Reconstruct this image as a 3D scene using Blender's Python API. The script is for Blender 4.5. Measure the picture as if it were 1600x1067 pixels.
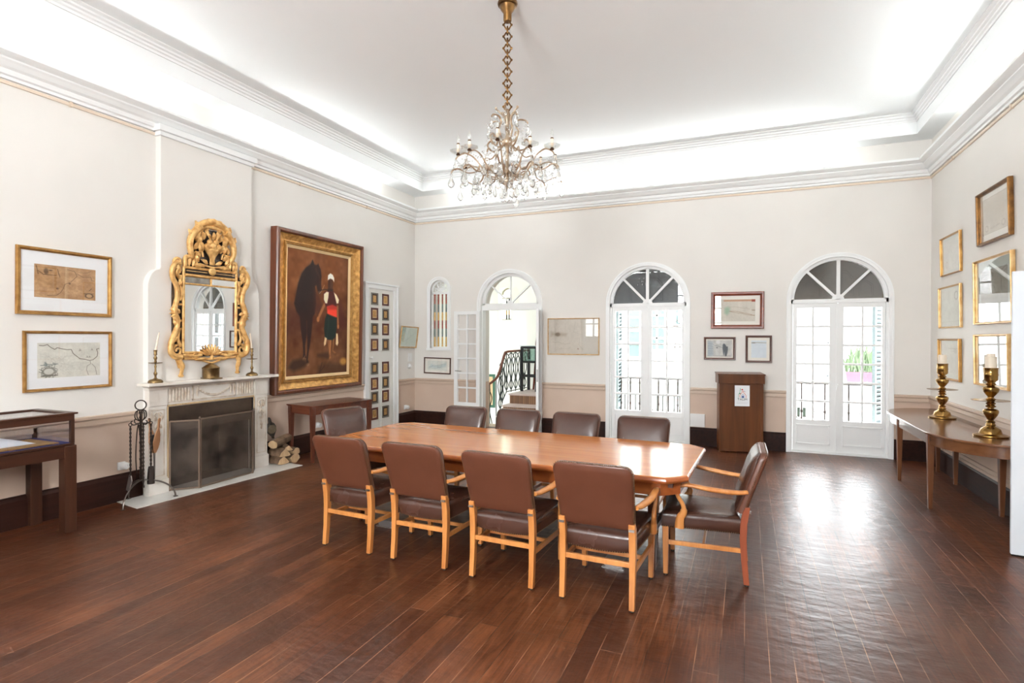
import bpy, bmesh, math, random
import numpy as np
from mathutils import Vector, Matrix, Euler

for o in list(bpy.data.objects): bpy.data.objects.remove(o, do_unlink=True)
S = bpy.context.scene
C = S.collection
PI = math.pi
R = math.radians
rng = random.Random(7)

# room constants (metres): camera stands at x=0, y=0; the room's depth runs along +y
XL, XR, YB, YR, ZC, ZS = -5.826, 2.291, 9.073, -2.6, 4.60, 4.335
CAMZ = 1.65

# ------------------------------------------------------------------ camera
cam_d = bpy.data.cameras.new('camera'); cam = bpy.data.objects.new('camera', cam_d); C.objects.link(cam)
yaw, pit, rol = 0.397775, -0.005785, 0.0021
F = Vector((-math.sin(yaw)*math.cos(pit), math.cos(yaw)*math.cos(pit), math.sin(pit)))
RV = Vector((math.cos(yaw), math.sin(yaw), 0)); UV = RV.cross(F)
R2 = RV*math.cos(rol) + UV*math.sin(rol); U2 = UV*math.cos(rol) - RV*math.sin(rol)
M = Matrix((R2, U2, -F)).transposed().to_4x4(); M.translation = (0, 0, CAMZ)
cam.matrix_world = M
cam_d.sensor_width = 36; cam_d.sensor_fit = 'HORIZONTAL'; cam_d.lens = 869.53/1600*36
cam_d.clip_start = 0.05; cam_d.clip_end = 200
S.camera = cam

# ------------------------------------------------------------------ exposure, sky, daylight
S.view_settings.view_transform = 'Standard'; S.view_settings.look = 'None'
S.view_settings.gamma = 1; S.view_settings.use_curve_mapping = False
S.view_settings.exposure = 0.32
W = bpy.data.worlds.new('sky'); S.world = W; W.use_nodes = True
# overcast sky: paler at the horizon, much brighter higher up
_n = W.node_tree.nodes; _l = W.node_tree.links; _bg = _n['Background']; _bg.inputs[0].default_value = (0.94, 0.98, 1.0, 1)
_tc = _n.new('ShaderNodeTexCoord'); _sp = _n.new('ShaderNodeSeparateXYZ'); _mr = _n.new('ShaderNodeMapRange')
_mr.inputs[1].default_value = 0.05; _mr.inputs[2].default_value = 0.22; _mr.inputs[3].default_value = 2.4; _mr.inputs[4].default_value = 15.0
_l.new(_tc.outputs['Generated'], _sp.inputs[0]); _l.new(_sp.outputs[2], _mr.inputs[0]); _l.new(_mr.outputs[0], _bg.inputs[1])

def area(name, loc, rot, sx, sy, power, col=(1, 1, 1), portal=False):
    l = bpy.data.lights.new(name, 'AREA'); l.shape = 'RECTANGLE'; l.size = sx; l.size_y = sy
    l.energy = power; l.color = col
    if portal: l.cycles.is_portal = True
    o = bpy.data.objects.new(name, l); C.objects.link(o); o.location = loc; o.rotation_euler = rot
    return o
# daylight entering by the three high windows of the wall behind the camera
REARX = (-5.35, -1.95, -1.12)
for rx, pw in zip(REARX, (20, 195, 240)):
    area('rear_window_daylight', (rx, YR-0.12, 2.7), (R(90), 0, 0), .66, 2.0, pw, (0.96, 0.98, 1))
# added fill lamp under the closed ceiling of the stair hall
area('hall_fill', (-4.4, 10.9, 4.25), (0, 0, 0), 2.2, 2.2, 20, (1, 1, 1))
# sky portals in the two french windows ahead
for wx in (-1.463, 1.21):
    area('sky_portal', (wx, YB+0.36, 1.3), (R(-90), 0, 0), 1.2, 1.75, 1, portal=True)

# ------------------------------------------------------------------ mesh helpers
class G:
    """collects geometry that becomes one mesh"""
    def __init__(s): s.v = []; s.f = []; s.m = []
    def add(s, vs, fs, mi=0):
        k = len(s.v); s.v += [tuple(p) for p in vs]
        s.f += [tuple(i+k for i in f) for f in fs]; s.m += [mi]*len(fs); return s
    def box(s, x0, y0, z0, x1, y1, z1, mi=0):
        vs = [(x0,y0,z0),(x1,y0,z0),(x1,y1,z0),(x0,y1,z0),(x0,y0,z1),(x1,y0,z1),(x1,y1,z1),(x0,y1,z1)]
        return s.add(vs, [(0,3,2,1),(4,5,6,7),(0,1,5,4),(1,2,6,5),(2,3,7,6),(3,0,4,7)], mi)
    def bar(s, a, b, w, h, mi=0, up=(0,0,1), w2=None, h2=None):
        a = Vector(a); b = Vector(b); d = (b-a).normalized(); u = Vector(up)
        x = d.cross(u)
        if x.length < 1e-4: x = d.cross(Vector((0,1,0)))
        x.normalize(); y = x.cross(d)
        w2 = w if w2 is None else w2; h2 = h if h2 is None else h2
        r1 = [a+x*sx*w/2+y*sy*h/2 for sx, sy in ((-1,-1),(1,-1),(1,1),(-1,1))]
        r2 = [b+x*sx*w2/2+y*sy*h2/2 for sx, sy in ((-1,-1),(1,-1),(1,1),(-1,1))]
        return s.loft([r1, r2], mi=mi)
    def loft(s, rings, cap=True, mi=0, closed=False):
        n = len(rings[0]); vs = [p for r in rings for p in r]; fs = []
        m = len(rings)
        for i in range(m if closed else m-1):
            a = i*n; b = ((i+1) % m)*n
            for j in range(n):
                k = (j+1) % n; fs.append((a+j, a+k, b+k, b+j))
        if cap and not closed: fs += [tuple(range(n))[::-1], tuple(range((m-1)*n, m*n))]
        return s.add(vs, fs, mi)
    def tube(s, pts, r, n=8, closed=False, mi=0, flat=1.0, up=None):
        P = [Vector(p) for p in pts]; m = len(P)
        rr = r if isinstance(r, (list, tuple)) else [r]*m
        rings = []; prev = None
        for i in range(m):
            if closed: d = P[(i+1) % m]-P[i-1]
            else: d = P[min(i+1, m-1)]-P[max(i-1, 0)]
            if d.length < 1e-9: d = Vector((0,0,1))
            d.normalize()
            if up is not None: x = d.cross(Vector(up))
            elif prev is None: x = d.orthogonal()
            else: x = prev - d*prev.dot(d)
            if x.length < 1e-6: x = d.orthogonal()
            x.normalize(); prev = x; y = d.cross(x)
            rings.append([P[i]+(x*math.cos(2*PI*j/n)+y*math.sin(2*PI*j/n)*flat)*rr[i] for j in range(n)])
        return s.loft(rings, mi=mi, closed=closed)
    def lathe(s, prof, n=20, c=(0,0,0), mi=0):
        c = Vector(c)
        rings = [[c+Vector((max(r, 1e-4)*math.cos(2*PI*j/n), max(r, 1e-4)*math.sin(2*PI*j/n), z)) for j in range(n)] for r, z in prof]
        return s.loft(rings, mi=mi)
    def prism(s, poly, axis, a, b, mi=0):
        f = {'x': lambda p, t: (t, p[0], p[1]), 'y': lambda p, t: (p[0], t, p[1]), 'z': lambda p, t: (p[0], p[1], t)}[axis]
        return s.loft([[f(p, a) for p in poly], [f(p, b) for p in poly]], mi=mi)
    def ell(s, c, r, n=10, m=6, rot=None, mi=0):
        c = Vector(c); rings = []
        for i in range(m+1):
            t = PI*i/m; q = max(math.sin(t), 0.01)
            ring = [Vector((r[0]*q*math.cos(2*PI*j/n), r[1]*q*math.sin(2*PI*j/n), -r[2]*math.cos(t))) for j in range(n)]
            if rot: ring = [Euler(rot).to_matrix() @ p for p in ring]
            rings.append([c+p for p in ring])
        return s.loft(rings, mi=mi)
    def frame(s, w, h, prof, mi=0, kx=1, kz=1):
        """picture-frame moulding: prof = (inset, outward) pairs, outward is -y"""
        rings = []
        for d, o in prof:
            x, z = w/2-d*kx, h/2-d*kz
            rings.append([(-x,-o,-z),(x,-o,-z),(x,-o,z),(-x,-o,z)])
        return s.loft(rings, cap=False, mi=mi, closed=True)
    def xf(s, mat, i0=0):
        s.v = s.v[:i0]+[tuple(mat @ Vector(p)) for p in s.v[i0:]]; return s

def obj(name, g, mat, parent=None, bevel=0, smooth=38, sub=0, loc=None, rot=None, recalc=True, seg=2):
    me = bpy.data.meshes.new(name)
    me.from_pydata(g.v, [], g.f)
    mats = mat if isinstance(mat, (list, tuple)) else [mat]
    for m in mats: me.materials.append(m)
    if len(mats) > 1: me.polygons.foreach_set('material_index', g.m)
    if recalc:
        bm = bmesh.new(); bm.from_mesh(me); bmesh.ops.recalc_face_normals(bm, faces=bm.faces); bm.to_mesh(me); bm.free()
    if smooth:
        me.polygons.foreach_set('use_smooth', [True]*len(me.polygons)); me.set_sharp_from_angle(angle=R(smooth))
    me.update()
    o = bpy.data.objects.new(name, me); C.objects.link(o)
    if parent: o.parent = parent
    if loc: o.location = loc
    if rot: o.rotation_euler = rot
    if bevel:
        b = o.modifiers.new('bevel', 'BEVEL'); b.width = bevel; b.segments = seg; b.limit_method = 'ANGLE'; b.angle_limit = R(40)
    if sub:
        b = o.modifiers.new('subdivision', 'SUBSURF'); b.levels = sub; b.render_levels = sub
    return o

def tag(o, label, cat, group=None):
    o['label'] = label; o['category'] = cat
    if group: o['group'] = group
    return o
def thing(name, label, cat, loc=(0,0,0), rz=0, group=None, rx=0, ry=0):
    o = bpy.data.objects.new(name, None); C.objects.link(o); o.empty_display_size = 0.1
    o.location = loc; o.rotation_euler = (rx, ry, rz)
    return tag(o, label, cat, group)
def struct(name, g, mat, parent=None, **k):
    o = obj(name, g, mat, parent, **k); o['kind'] = 'structure'
    return o
def sroot(name, loc=(0,0,0), rz=0):
    o = bpy.data.objects.new(name, None); C.objects.link(o); o.location = loc; o.rotation_euler = (0,0,rz)
    o['kind'] = 'structure'; return o
def kids(o): return [c for c in bpy.data.objects if c.parent == o]
def dup(root, loc=None, rz=None, label=None, group=None, rot=None):
    def cp(o, par):
        c = o.copy(); C.objects.link(c)
        if par: c.parent = par
        for ch in kids(o): cp(ch, c)
        return c
    r = cp(root, None)
    if loc is not None: r.location = loc
    if rz is not None: r.rotation_euler = (0,0,rz)
    if rot is not None: r.rotation_euler = rot
    if label: r['label'] = label
    if group: r['group'] = group
    return r
def catmull(pts, k=6, closed=False):
    P = [Vector(p) for p in pts]; n = len(P); out = []
    for i in range(n if closed else n-1):
        if closed: a, b, c, d = P[i-1], P[i], P[(i+1) % n], P[(i+2) % n]
        else: a, b, c, d = P[max(i-1,0)], P[i], P[i+1], P[min(i+2,n-1)]
        for j in range(k):
            t = j/k
            out.append(0.5*((2*b)+(c-a)*t+(2*a-5*b+4*c-d)*t*t+(3*b-a-3*c+d)*t**3))
    if not closed: out.append(P[-1])
    return out
def arc(cx, cz, r, a0, a1, n):
    return [(cx+r*math.cos(a0+(a1-a0)*i/n), cz+r*math.sin(a0+(a1-a0)*i/n)) for i in range(n+1)]

# ------------------------------------------------------------------ materials
def lin(c): return tuple(((x/255)/12.92 if x/255 <= .04045 else ((x/255+.055)/1.055)**2.4) for x in c)
def newmat(name):
    m = bpy.data.materials.new(name); m.use_nodes = True; nt = m.node_tree
    return m, nt, nt.nodes['Principled BSDF'], nt.nodes.new, nt.links.new
def noise_node(nt, scale, sv=(1,1,1), detail=4, coords='Object', dist=0):
    tc = nt.nodes.new('ShaderNodeTexCoord'); mp = nt.nodes.new('ShaderNodeMapping'); mp.inputs['Scale'].default_value = sv
    nz = nt.nodes.new('ShaderNodeTexNoise'); nz.inputs['Scale'].default_value = scale; nz.inputs['Detail'].default_value = detail
    nz.inputs['Distortion'].default_value = dist
    nt.links.new(tc.outputs[coords], mp.inputs[0]); nt.links.new(mp.outputs[0], nz.inputs['Vector'])
    return nz
def ramp(nt, src, stops):
    r = nt.nodes.new('ShaderNodeValToRGB'); e = r.color_ramp.elements
    while len(e) < len(stops): e.new(0.5)
    for el, (p, c) in zip(e, stops): el.position = p; el.color = (*c, 1)
    nt.links.new(src, r.inputs[0]); return r
def mat(name, col, rough=.5, metal=0, spec=.5, coat=0, var=None, bump=None, sv=(1,1,1), col2=None, coat_rough=.05, rvar=None):
    """plain principled material; var=(noise scale, low, high) mixes col->col2; bump=(scale, strength)"""
    m, nt, b, N, L = newmat(name)
    b.inputs['Base Color'].default_value = (*lin(col), 1); b.inputs['Roughness'].default_value = rough
    b.inputs['Metallic'].default_value = metal; b.inputs['Specular IOR Level'].default_value = spec
    b.inputs['Coat Weight'].default_value = coat; b.inputs['Coat Roughness'].default_value = coat_rough
    if var:
        nz = noise_node(nt, var[0], sv)
        c2 = col2 or tuple(x*.7 for x in col)
        r = ramp(nt, nz.outputs[0], [(var[1], lin(col2 or c2)), (var[2], lin(col))]); L(r.outputs[0], b.inputs['Base Color'])
    if rvar:
        nz = noise_node(nt, rvar[0], sv); mr = N('ShaderNodeMapRange'); mr.inputs[3].default_value = rvar[1]; mr.inputs[4].default_value = rvar[2]
        mr.inputs[1].default_value = .1; mr.inputs[2].default_value = .9
        L(nz.outputs[0], mr.inputs[0]); L(mr.outputs[0], b.inputs['Roughness'])
    if bump:
        nz = noise_node(nt, bump[0], bump[2] if len(bump) > 2 else (1,1,1)); bp = N('ShaderNodeBump'); bp.inputs['Strength'].default_value = bump[1]; bp.inputs['Distance'].default_value = .01
        L(nz.outputs[0], bp.inputs['Height']); L(bp.outputs[0], b.inputs['Normal'])
    return m
def wood(name, c1, c2, axis=0, rough=.35, coat=0, scale=9, spec=.5):
    sv = [1,1,1]; sv[axis] = .07
    m, nt, b, N, L = newmat(name)
    nz = noise_node(nt, scale*3, sv, 6, dist=.6); nz2 = noise_node(nt, scale*.35, sv, 3)
    mx = N('ShaderNodeMath'); mx.operation = 'ADD'; L(nz.outputs[0], mx.inputs[0]); L(nz2.outputs[0], mx.inputs[1])
    hv = N('ShaderNodeMath'); hv.operation = 'MULTIPLY'; hv.inputs[1].default_value = .5; L(mx.outputs[0], hv.inputs[0])
    r = ramp(nt, hv.outputs[0], [(.36, lin(c2)), (.62, lin(c1))]); L(r.outputs[0], b.inputs['Base Color'])
    b.inputs['Roughness'].default_value = rough; b.inputs['Coat Weight'].default_value = coat; b.inputs['Coat Roughness'].default_value = .08
    b.inputs['Specular IOR Level'].default_value = spec
    return m
def glass(name, tint=(1,1,1), gloss=.05, rough=0.0, dense=0.0, power=5.0, gmax=.9):
    """window / picture pane: see-through plus mirror-like sheen that grows at grazing angles"""
    m, nt, b, N, L = newmat(name); nt.nodes.remove(b)
    tr = N('ShaderNodeBsdfTransparent'); tr.inputs[0].default_value = (*tint, 1)
    gl = N('ShaderNodeBsdfGlossy'); gl.inputs['Roughness'].default_value = rough; gl.inputs[0].default_value = (1,1,1,1)
    lw = N('ShaderNodeLayerWeight'); lw.inputs[0].default_value = .5
    pw = N('ShaderNodeMath'); pw.operation = 'POWER'; pw.inputs[1].default_value = power*.6; L(lw.outputs['Facing'], pw.inputs[0])
    mr = N('ShaderNodeMapRange'); mr.inputs[3].default_value = gloss; mr.inputs[4].default_value = gmax; L(pw.outputs[0], mr.inputs[0])
    mx = N('ShaderNodeMixShader'); L(mr.outputs[0], mx.inputs[0]); L(tr.outputs[0], mx.inputs[1]); L(gl.outputs[0], mx.inputs[2])
    L(mx.outputs[0], nt.nodes['Material Output'].inputs[0]); return m
def emit(name, col, s):
    m, nt, b, N, L = newmat(name); b.inputs['Base Color'].default_value = (0.8,.8,.8,1)
    b.inputs['Emission Color'].default_value = (*col, 1); b.inputs['Emission Strength'].default_value = s; return m

# floorboards: running along y, dark stain with worn, scuffed varnish
def floor_mat():
    m, nt, b, N, L = newmat('floorboards')
    tc = N('ShaderNodeTexCoord'); sp = N('ShaderNodeSeparateXYZ'); L(tc.outputs['Object'], sp.inputs[0])
    cb = N('ShaderNodeCombineXYZ'); L(sp.outputs[1], cb.inputs[0]); L(sp.outputs[0], cb.inputs[1])
    br = N('ShaderNodeTexBrick'); L(cb.outputs[0], br.inputs['Vector'])
    br.offset = .37; br.inputs['Scale'].default_value = 1; br.inputs['Brick Width'].default_value = 4.6; br.inputs['Row Height'].default_value = .118
    br.inputs['Mortar Size'].default_value = .0023; br.inputs['Mortar Smooth'].default_value = .1; br.inputs['Bias'].default_value = 0
    br.inputs['Color1'].default_value = (0,0,0,1); br.inputs['Color2'].default_value = (1,1,1,1)
    grain = noise_node(nt, 7, (8, .5, 1), 6, dist=.8); blot = noise_node(nt, 1.1, (1,1,1), 4)
    a1 = N('ShaderNodeMath'); a1.operation = 'MULTIPLY_ADD'; a1.inputs[1].default_value = .2; L(br.outputs['Color'], a1.inputs[0]); gh = N('ShaderNodeMath'); gh.operation = 'MULTIPLY_ADD'; gh.inputs[1].default_value = .55; gh.inputs[2].default_value = .225; L(grain.outputs[0], gh.inputs[0]); L(gh.outputs[0], a1.inputs[2])
    a2 = N('ShaderNodeMath'); a2.operation = 'MULTIPLY_ADD'; a2.inputs[1].default_value = .7; L(blot.outputs[0], a2.inputs[0]); L(a1.outputs[0], a2.inputs[2])
    mr = N('ShaderNodeMapRange'); mr.inputs[1].default_value = .55; mr.inputs[2].default_value = 1.32; L(a2.outputs[0], mr.inputs[0])
    r = ramp(nt, mr.outputs[0], [(0, lin((34,14,7))), (.5, lin((74,37,19))), (1, lin((128,76,45)))])
    # worn light edges along the joints, with edge glint put into their colour
    ej = noise_node(nt, 2.3, (2, .8, 1), 3); er = ramp(nt, ej.outputs[0], [(.42, lin((34,16,11))), (.62, lin((150,108,80)))])
    mx = N('ShaderNodeMix'); mx.data_type = 'RGBA'; L(br.outputs['Fac'], mx.inputs['Factor']); L(r.outputs[0], mx.inputs['A']); L(er.outputs[0], mx.inputs['B'])
    # scuffs
    sc = noise_node(nt, 46, (1, .35, 1), 3); sr = ramp(nt, sc.outputs[0], [(.69, (0,0,0)), (.76, (1,1,1))])
    sm = N('ShaderNodeMath'); sm.operation = 'MULTIPLY'; sm.inputs[1].default_value = .3; L(sr.outputs[0], sm.inputs[0])
    m2 = N('ShaderNodeMix'); m2.data_type = 'RGBA'; L(sm.outputs[0], m2.inputs['Factor']); L(mx.outputs['Result'], m2.inputs['A']); m2.inputs['B'].default_value = (*lin((140,98,72)), 1)
    L(m2.outputs['Result'], b.inputs['Base Color'])
    rn = noise_node(nt, 1.7, (1, .6, 1), 5); rr = N('ShaderNodeMapRange'); rr.inputs[1].default_value = .1; rr.inputs[2].default_value = .9; rr.inputs[3].default_value = .29; rr.inputs[4].default_value = .41
    L(rn.outputs[0], rr.inputs[0]); L(rr.outputs[0], b.inputs['Roughness'])
    b.inputs['Specular IOR Level'].default_value = .45
    bn = noise_node(nt, 7, (.9, 1.7, 1), 4); bp = N('ShaderNodeBump'); bp.inputs['Strength'].default_value = .3; bp.inputs['Distance'].default_value = .02; L(bn.outputs[0], bp.inputs['Height'])
    inv = N('ShaderNodeMath'); inv.operation = 'SUBTRACT'; inv.inputs[0].default_value = 1; L(br.outputs['Fac'], inv.inputs[1])
    b2 = N('ShaderNodeBump'); b2.inputs['Strength'].default_value = .35; b2.inputs['Distance'].default_value = .004; L(inv.outputs[0], b2.inputs['Height']); L(bp.outputs[0], b2.inputs['Normal'])
    L(b2.outputs[0], b.inputs['Normal']); return m
# wall paint: cream above the rail, taupe on the dado
def wall_mat(name, dado=True):
    m, nt, b, N, L = newmat(name)
    ge = N('ShaderNodeNewGeometry'); sp = N('ShaderNodeSeparateXYZ'); L(ge.outputs['Position'], sp.inputs[0])
    nz = noise_node(nt, .9, (1,1,1), 3); r = ramp(nt, nz.outputs[0], [(.35, lin((231,227,221))), (.65, lin((236,232,226)))])
    n2 = noise_node(nt, 1.6, (1,1,1), 3); r2 = ramp(nt, n2.outputs[0], [(.35, lin((206,182,164))), (.65, lin((212,190,172)))])
    lt = N('ShaderNodeMath'); lt.operation = 'LESS_THAN'; lt.inputs[1].default_value = .85 if dado else -5; L(sp.outputs[2], lt.inputs[0])
    mx = N('ShaderNodeMix'); mx.data_type = 'RGBA'; L(lt.outputs[0], mx.inputs['Factor']); L(r.outputs[0], mx.inputs['A']); L(r2.outputs[0], mx.inputs['B'])
    L(mx.outputs['Result'], b.inputs['Base Color']); b.inputs['Roughness'].default_value = .55; b.inputs['Specular IOR Level'].default_value = .3
    bn = noise_node(nt, 14, (1,1,1), 3); bp = N('ShaderNodeBump'); bp.inputs['Strength'].default_value = .05; bp.inputs['Distance'].default_value = .01; L(bn.outputs[0], bp.inputs['Height']); L(bp.outputs[0], b.inputs['Normal'])
    return m
M_floor = floor_mat(); M_wall = wall_mat('wall_paint'); M_plain = wall_mat('chimney_paint', False)
M_ceil = mat('ceiling_paint', (250,252,252), .7, spec=.2)
M_trim = mat('white_gloss_paint', (246,247,246), .4)
M_plaster = mat('white_plaster', (240,239,236), .6, spec=.3)
M_rail = mat('taupe_paint', (205,183,164), .4)
M_base = wood('dark_baseboard', (52,27,19), (32,15,11), 1, .5, 0, 9, .2)
M_pane = glass('window_glass', (1,1,1), .04)
M_dark = mat('soot_and_shadow', (20,16,14), .8)  # also colours the shadow strip under the white panel
M_gold = mat('gilding', (196,146,74), .34, metal=.85, var=(22, .35, .65), col2=(140,92,40), bump=(60, .15))
M_goldleaf = mat('carved_gilding', (238,194,126), .4, metal=.3, var=(18, .3, .62), col2=(192,138,74), bump=(70, .25))
M_brass = mat('aged_brass', (176,140,82), .24, metal=1, var=(9, .3, .7), col2=(128,96,52))
M_brassdull = mat('dull_brass', (150,124,84), .36, metal=1, var=(14, .3, .7), col2=(104,82,54))
M_iron = mat('wrought_iron', (58,48,42), .45, metal=.7)
M_black = mat('black_paint', (26,28,30), .35)
M_wax = mat('candle_wax', (240,226,206), .5)
M_white = mat('white_plastic', (240,240,238), .3)
M_steel = mat('steel', (170,168,165), .3, metal=1)

# ------------------------------------------------------------------ painted surfaces (numpy pictures turned into coloured grids)
def vnoise(ny, nx, cells, seed):
    r = np.random.RandomState(seed); cx = max(2, int(cells*nx/max(ny, nx))+2); cy = max(2, int(cells*ny/max(ny, nx))+2)
    g = r.rand(cy+1, cx+1); y = np.linspace(0, cy-1e-3, ny); x = np.linspace(0, cx-1e-3, nx)
    yi = y.astype(int); xi = x.astype(int); fy = (y-yi)[:, None]; fx = (x-xi)[None, :]
    fy = fy*fy*(3-2*fy); fx = fx*fx*(3-2*fx)
    return (g[yi][:, xi]*(1-fy)*(1-fx)+g[yi+1][:, xi]*fy*(1-fx)+g[yi][:, xi+1]*(1-fy)*fx+g[yi+1][:, xi+1]*fy*fx)
class Pic:
    """u runs right 0..1, v runs DOWN 0..1; colours are sRGB 0..255"""
    def __init__(s, w, h, px, base):
        s.nx = max(8, int(px)); s.ny = max(8, int(px*h/w)); s.asp = h/w
        s.a = np.tile(np.array(base, float), (s.ny, s.nx, 1))
        s.U, s.V = np.meshgrid(np.linspace(0, 1, s.nx), np.linspace(0, 1, s.ny))
    def mix(s, al, col):
        s.a = s.a*(1-al[..., None])+np.array(col, float)*al[..., None]
    def noise(s, cells, amp, seed, col=None):
        n = vnoise(s.ny, s.nx, cells, seed)
        if col is None: s.a += ((n-.5)*2*amp)[..., None]
        else: s.mix(np.clip((n-.45)*2.2, 0, 1)*amp, col)
    def sd(s, pts, closed):
        P = [(p[0], p[1]*s.asp) for p in pts]; X, Y = s.U, s.V*s.asp
        d = np.full(X.shape, 9.); ins = np.zeros(X.shape, bool); n = len(P)
        for i in range(n if closed else n-1):
            (ax, ay), (bx, by) = P[i], P[(i+1) % n]; ex, ey = bx-ax, by-ay
            t = np.clip(((X-ax)*ex+(Y-ay)*ey)/max(ex*ex+ey*ey, 1e-12), 0, 1)
            d = np.minimum(d, np.hypot(X-ax-t*ex, Y-ay-t*ey))
            if closed and abs(ey) > 1e-12:
                cond = ((ay > Y) != (by > Y)) & (X < ex*(Y-ay)/ey+ax); ins ^= cond
        return np.where(ins, -d, d) if closed else d
    def poly(s, pts, col, soft=.012, al=1.):
        s.mix(np.clip(.5-s.sd(pts, True)/soft, 0, 1)*al, col)
    def line(s, pts, wd, col, al=1., soft=.006):
        s.mix(np.clip(.5-(s.sd(pts, False)-wd/2)/soft, 0, 1)*al, col)
    def ell(s, cu, cv, ru, rv, col, soft=.1, al=1.):
        d = np.hypot((s.U-cu)/ru, (s.V-cv)/rv)-1; s.mix(np.clip(.5-d/soft, 0, 1)*al, col)
    def wander(s, p0, p1, wd, col, seed, amp=.04, n=9, al=.8):
        r = np.random.RandomState(seed); t = np.linspace(0, 1, n)
        pts = [(p0[0]+(p1[0]-p0[0])*k+(r.rand()-.5)*amp*2, p0[1]+(p1[1]-p0[1])*k+(r.rand()-.5)*amp*2) for k in t]
        s.line(pts, wd, col, al)
M_print = {}
def print_mat(rough):
    if rough not in M_print:
        m, nt, b, N, L = newmat('painted_paper' if rough > .5 else 'oil_paint')
        at = N('ShaderNodeAttribute'); at.attribute_name = 'Col'; L(at.outputs['Color'], b.inputs['Base Color'])
        b.inputs['Roughness'].default_value = rough; b.inputs['Specular IOR Level'].default_value = .25; M_print[rough] = m
    return M_print[rough]
def canvas(name, w, h, pic, parent, y=0, cx=0, cz=0, rough=.7):
    ny, nx = pic.ny, pic.nx
    X, Z = np.meshgrid(np.linspace(-w/2, w/2, nx)+cx, np.linspace(h/2, -h/2, ny)+cz)
    vs = np.stack([X.ravel(), np.full(X.size, y), Z.ravel()], 1)
    i = np.arange(ny*nx).reshape(ny, nx); q = np.stack([i[:-1,:-1], i[1:,:-1], i[1:,1:], i[:-1,1:]], -1).reshape(-1, 4)
    me = bpy.data.meshes.new(name); me.from_pydata(vs.tolist(), [], q.tolist())
    c = np.clip(pic.a, 0, 255)/255; c = np.where(c <= .04045, c/12.92, ((c+.055)/1.055)**2.4)
    at = me.color_attributes.new('Col', 'FLOAT_COLOR', 'POINT')
    at.data.foreach_set('color', np.concatenate([c.reshape(-1, 3), np.ones((ny*nx, 1))], 1).astype(np.float32).ravel())
    me.materials.append(print_mat(rough)); me.update()
    o = bpy.data.objects.new(name, me); C.objects.link(o); o.parent = parent; return o

# ------------------------------------------------------------------ room shell
TH = 0.35
def wall_strips(g, mp, a0, a1, z0, z1, th, ops, mi=0):
    """mp(a, t, z) -> xyz; ops = (centre, half width, sill, spring, arched)"""
    def pr(poly): g.loft([[mp(a, 0, z) for a, z in poly], [mp(a, th, z) for a, z in poly]], mi=mi)
    cur = a0
    for c, h, sill, spr, arched in sorted(ops):
        if c-h > cur: pr([(cur, z0), (c-h, z0), (c-h, z1), (cur, z1)])
        if sill > z0+1e-3: pr([(c-h, z0), (c+h, z0), (c+h, sill), (c-h, sill)])
        if arched:
            A = arc(c, spr, h, PI, 0, 24)
            for (ax, az), (bx, bz) in zip(A[:-1], A[1:]): pr([(ax, az), (bx, bz), (bx, z1), (ax, z1)])
        else: pr([(c-h, spr), (c+h, spr), (c+h, z1), (c-h, z1)])
        cur = c+h
    if cur < a1: pr([(cur, z0), (a1, z0), (a1, z1), (cur, z1)])
DX, W1X, W2X, SLX = -3.866, -1.463, 1.21, -5.295        # hall door, two french windows, slit window
SP = 2.21                                               # spring line of the window arches
WALLTOP = ZC+.12
g = G(); wall_strips(g, lambda a, t, z: (a, YB+t, z), XL-TH, XR+TH, -.1, WALLTOP, TH,
    [(SLX, .185, 1.46, 2.55, True), (DX, .555, -.1, 2.25, True), (W1X, .61, -.1, SP, True), (W2X, .61, -.1, SP, True)])
struct('wall_back', g, M_wall, smooth=0)
g = G(); wall_strips(g, lambda a, t, z: (XL-t, a, z), YR-TH, YB, -.1, WALLTOP, TH, [(4.62, .55, -.1, .92, False), (8.005, .36, -.1, 2.49, False)])
struct('wall_left', g, M_wall, smooth=0)
g = G(); wall_strips(g, lambda a, t, z: (XR+t, a, z), YR-TH, YB, -.1, WALLTOP, TH, [])
struct('wall_right', g, M_wall, smooth=0)
g = G(); wall_strips(g, lambda a, t, z: (a, YR-t, z), XL, XR, -.1, WALLTOP, TH, [(x, .36, 1.68, 3.72, False) for x in REARX])
struct('wall_rear', g, M_wall, smooth=0)
g = G(); g.box(XL-TH, YR-TH, -.12, XR+TH, YB+TH, 0); struct('floor', g, M_floor, smooth=0)
# tray ceiling: central panel, upstand faces and the lower soffit round the edge
IX0, IX1, IY0, IY1 = XL+.36, XR-.24, YR+.3, YB-.30
g = G(); g.box(XL, YR, ZC, XR, YB, ZC+.12)
g.box(XL, YR, ZS, IX0, YB, ZC); g.box(IX1, YR, ZS, XR, YB, ZC); g.box(IX0, YR, ZS, IX1, IY0, ZC); g.box(IX0, IY1, ZS, IX1, YB, ZC)
struct('ceiling', g, M_ceil, smooth=0)
def ring(g, prof, x0, y0, x1, y1):
    g.loft([[(x0+d,y0+d,z),(x1-d,y0+d,z),(x1-d,y1-d,z),(x0+d,y1-d,z)] for d, z in prof], cap=False, closed=True)
g = G(); ring(g, [(-.01,4.49),(.014,4.49),(.014,4.515),(.03,4.525),(.03,4.545),(.05,4.555),(.05,4.575),(.08,4.588),(.08,4.605),(-.01,4.605)], IX0, IY0, IX1, IY1)
struct('trim_1', g, M_trim, smooth=0)
g = G(); ring(g, [(-.01,3.845),(.03,3.845),(.03,3.872),(.05,3.88),(.058,3.905),(.058,3.92),(.085,3.935),(.11,3.965),(.125,3.98),(.125,3.995),(.16,4.01),(.185,4.025),(.185,4.055),(.155,4.055),(.155,4.04),(-.01,4.04)], XL, YR, XR, YB)
struct('trim_2', g, M_trim, smooth=0)
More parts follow.
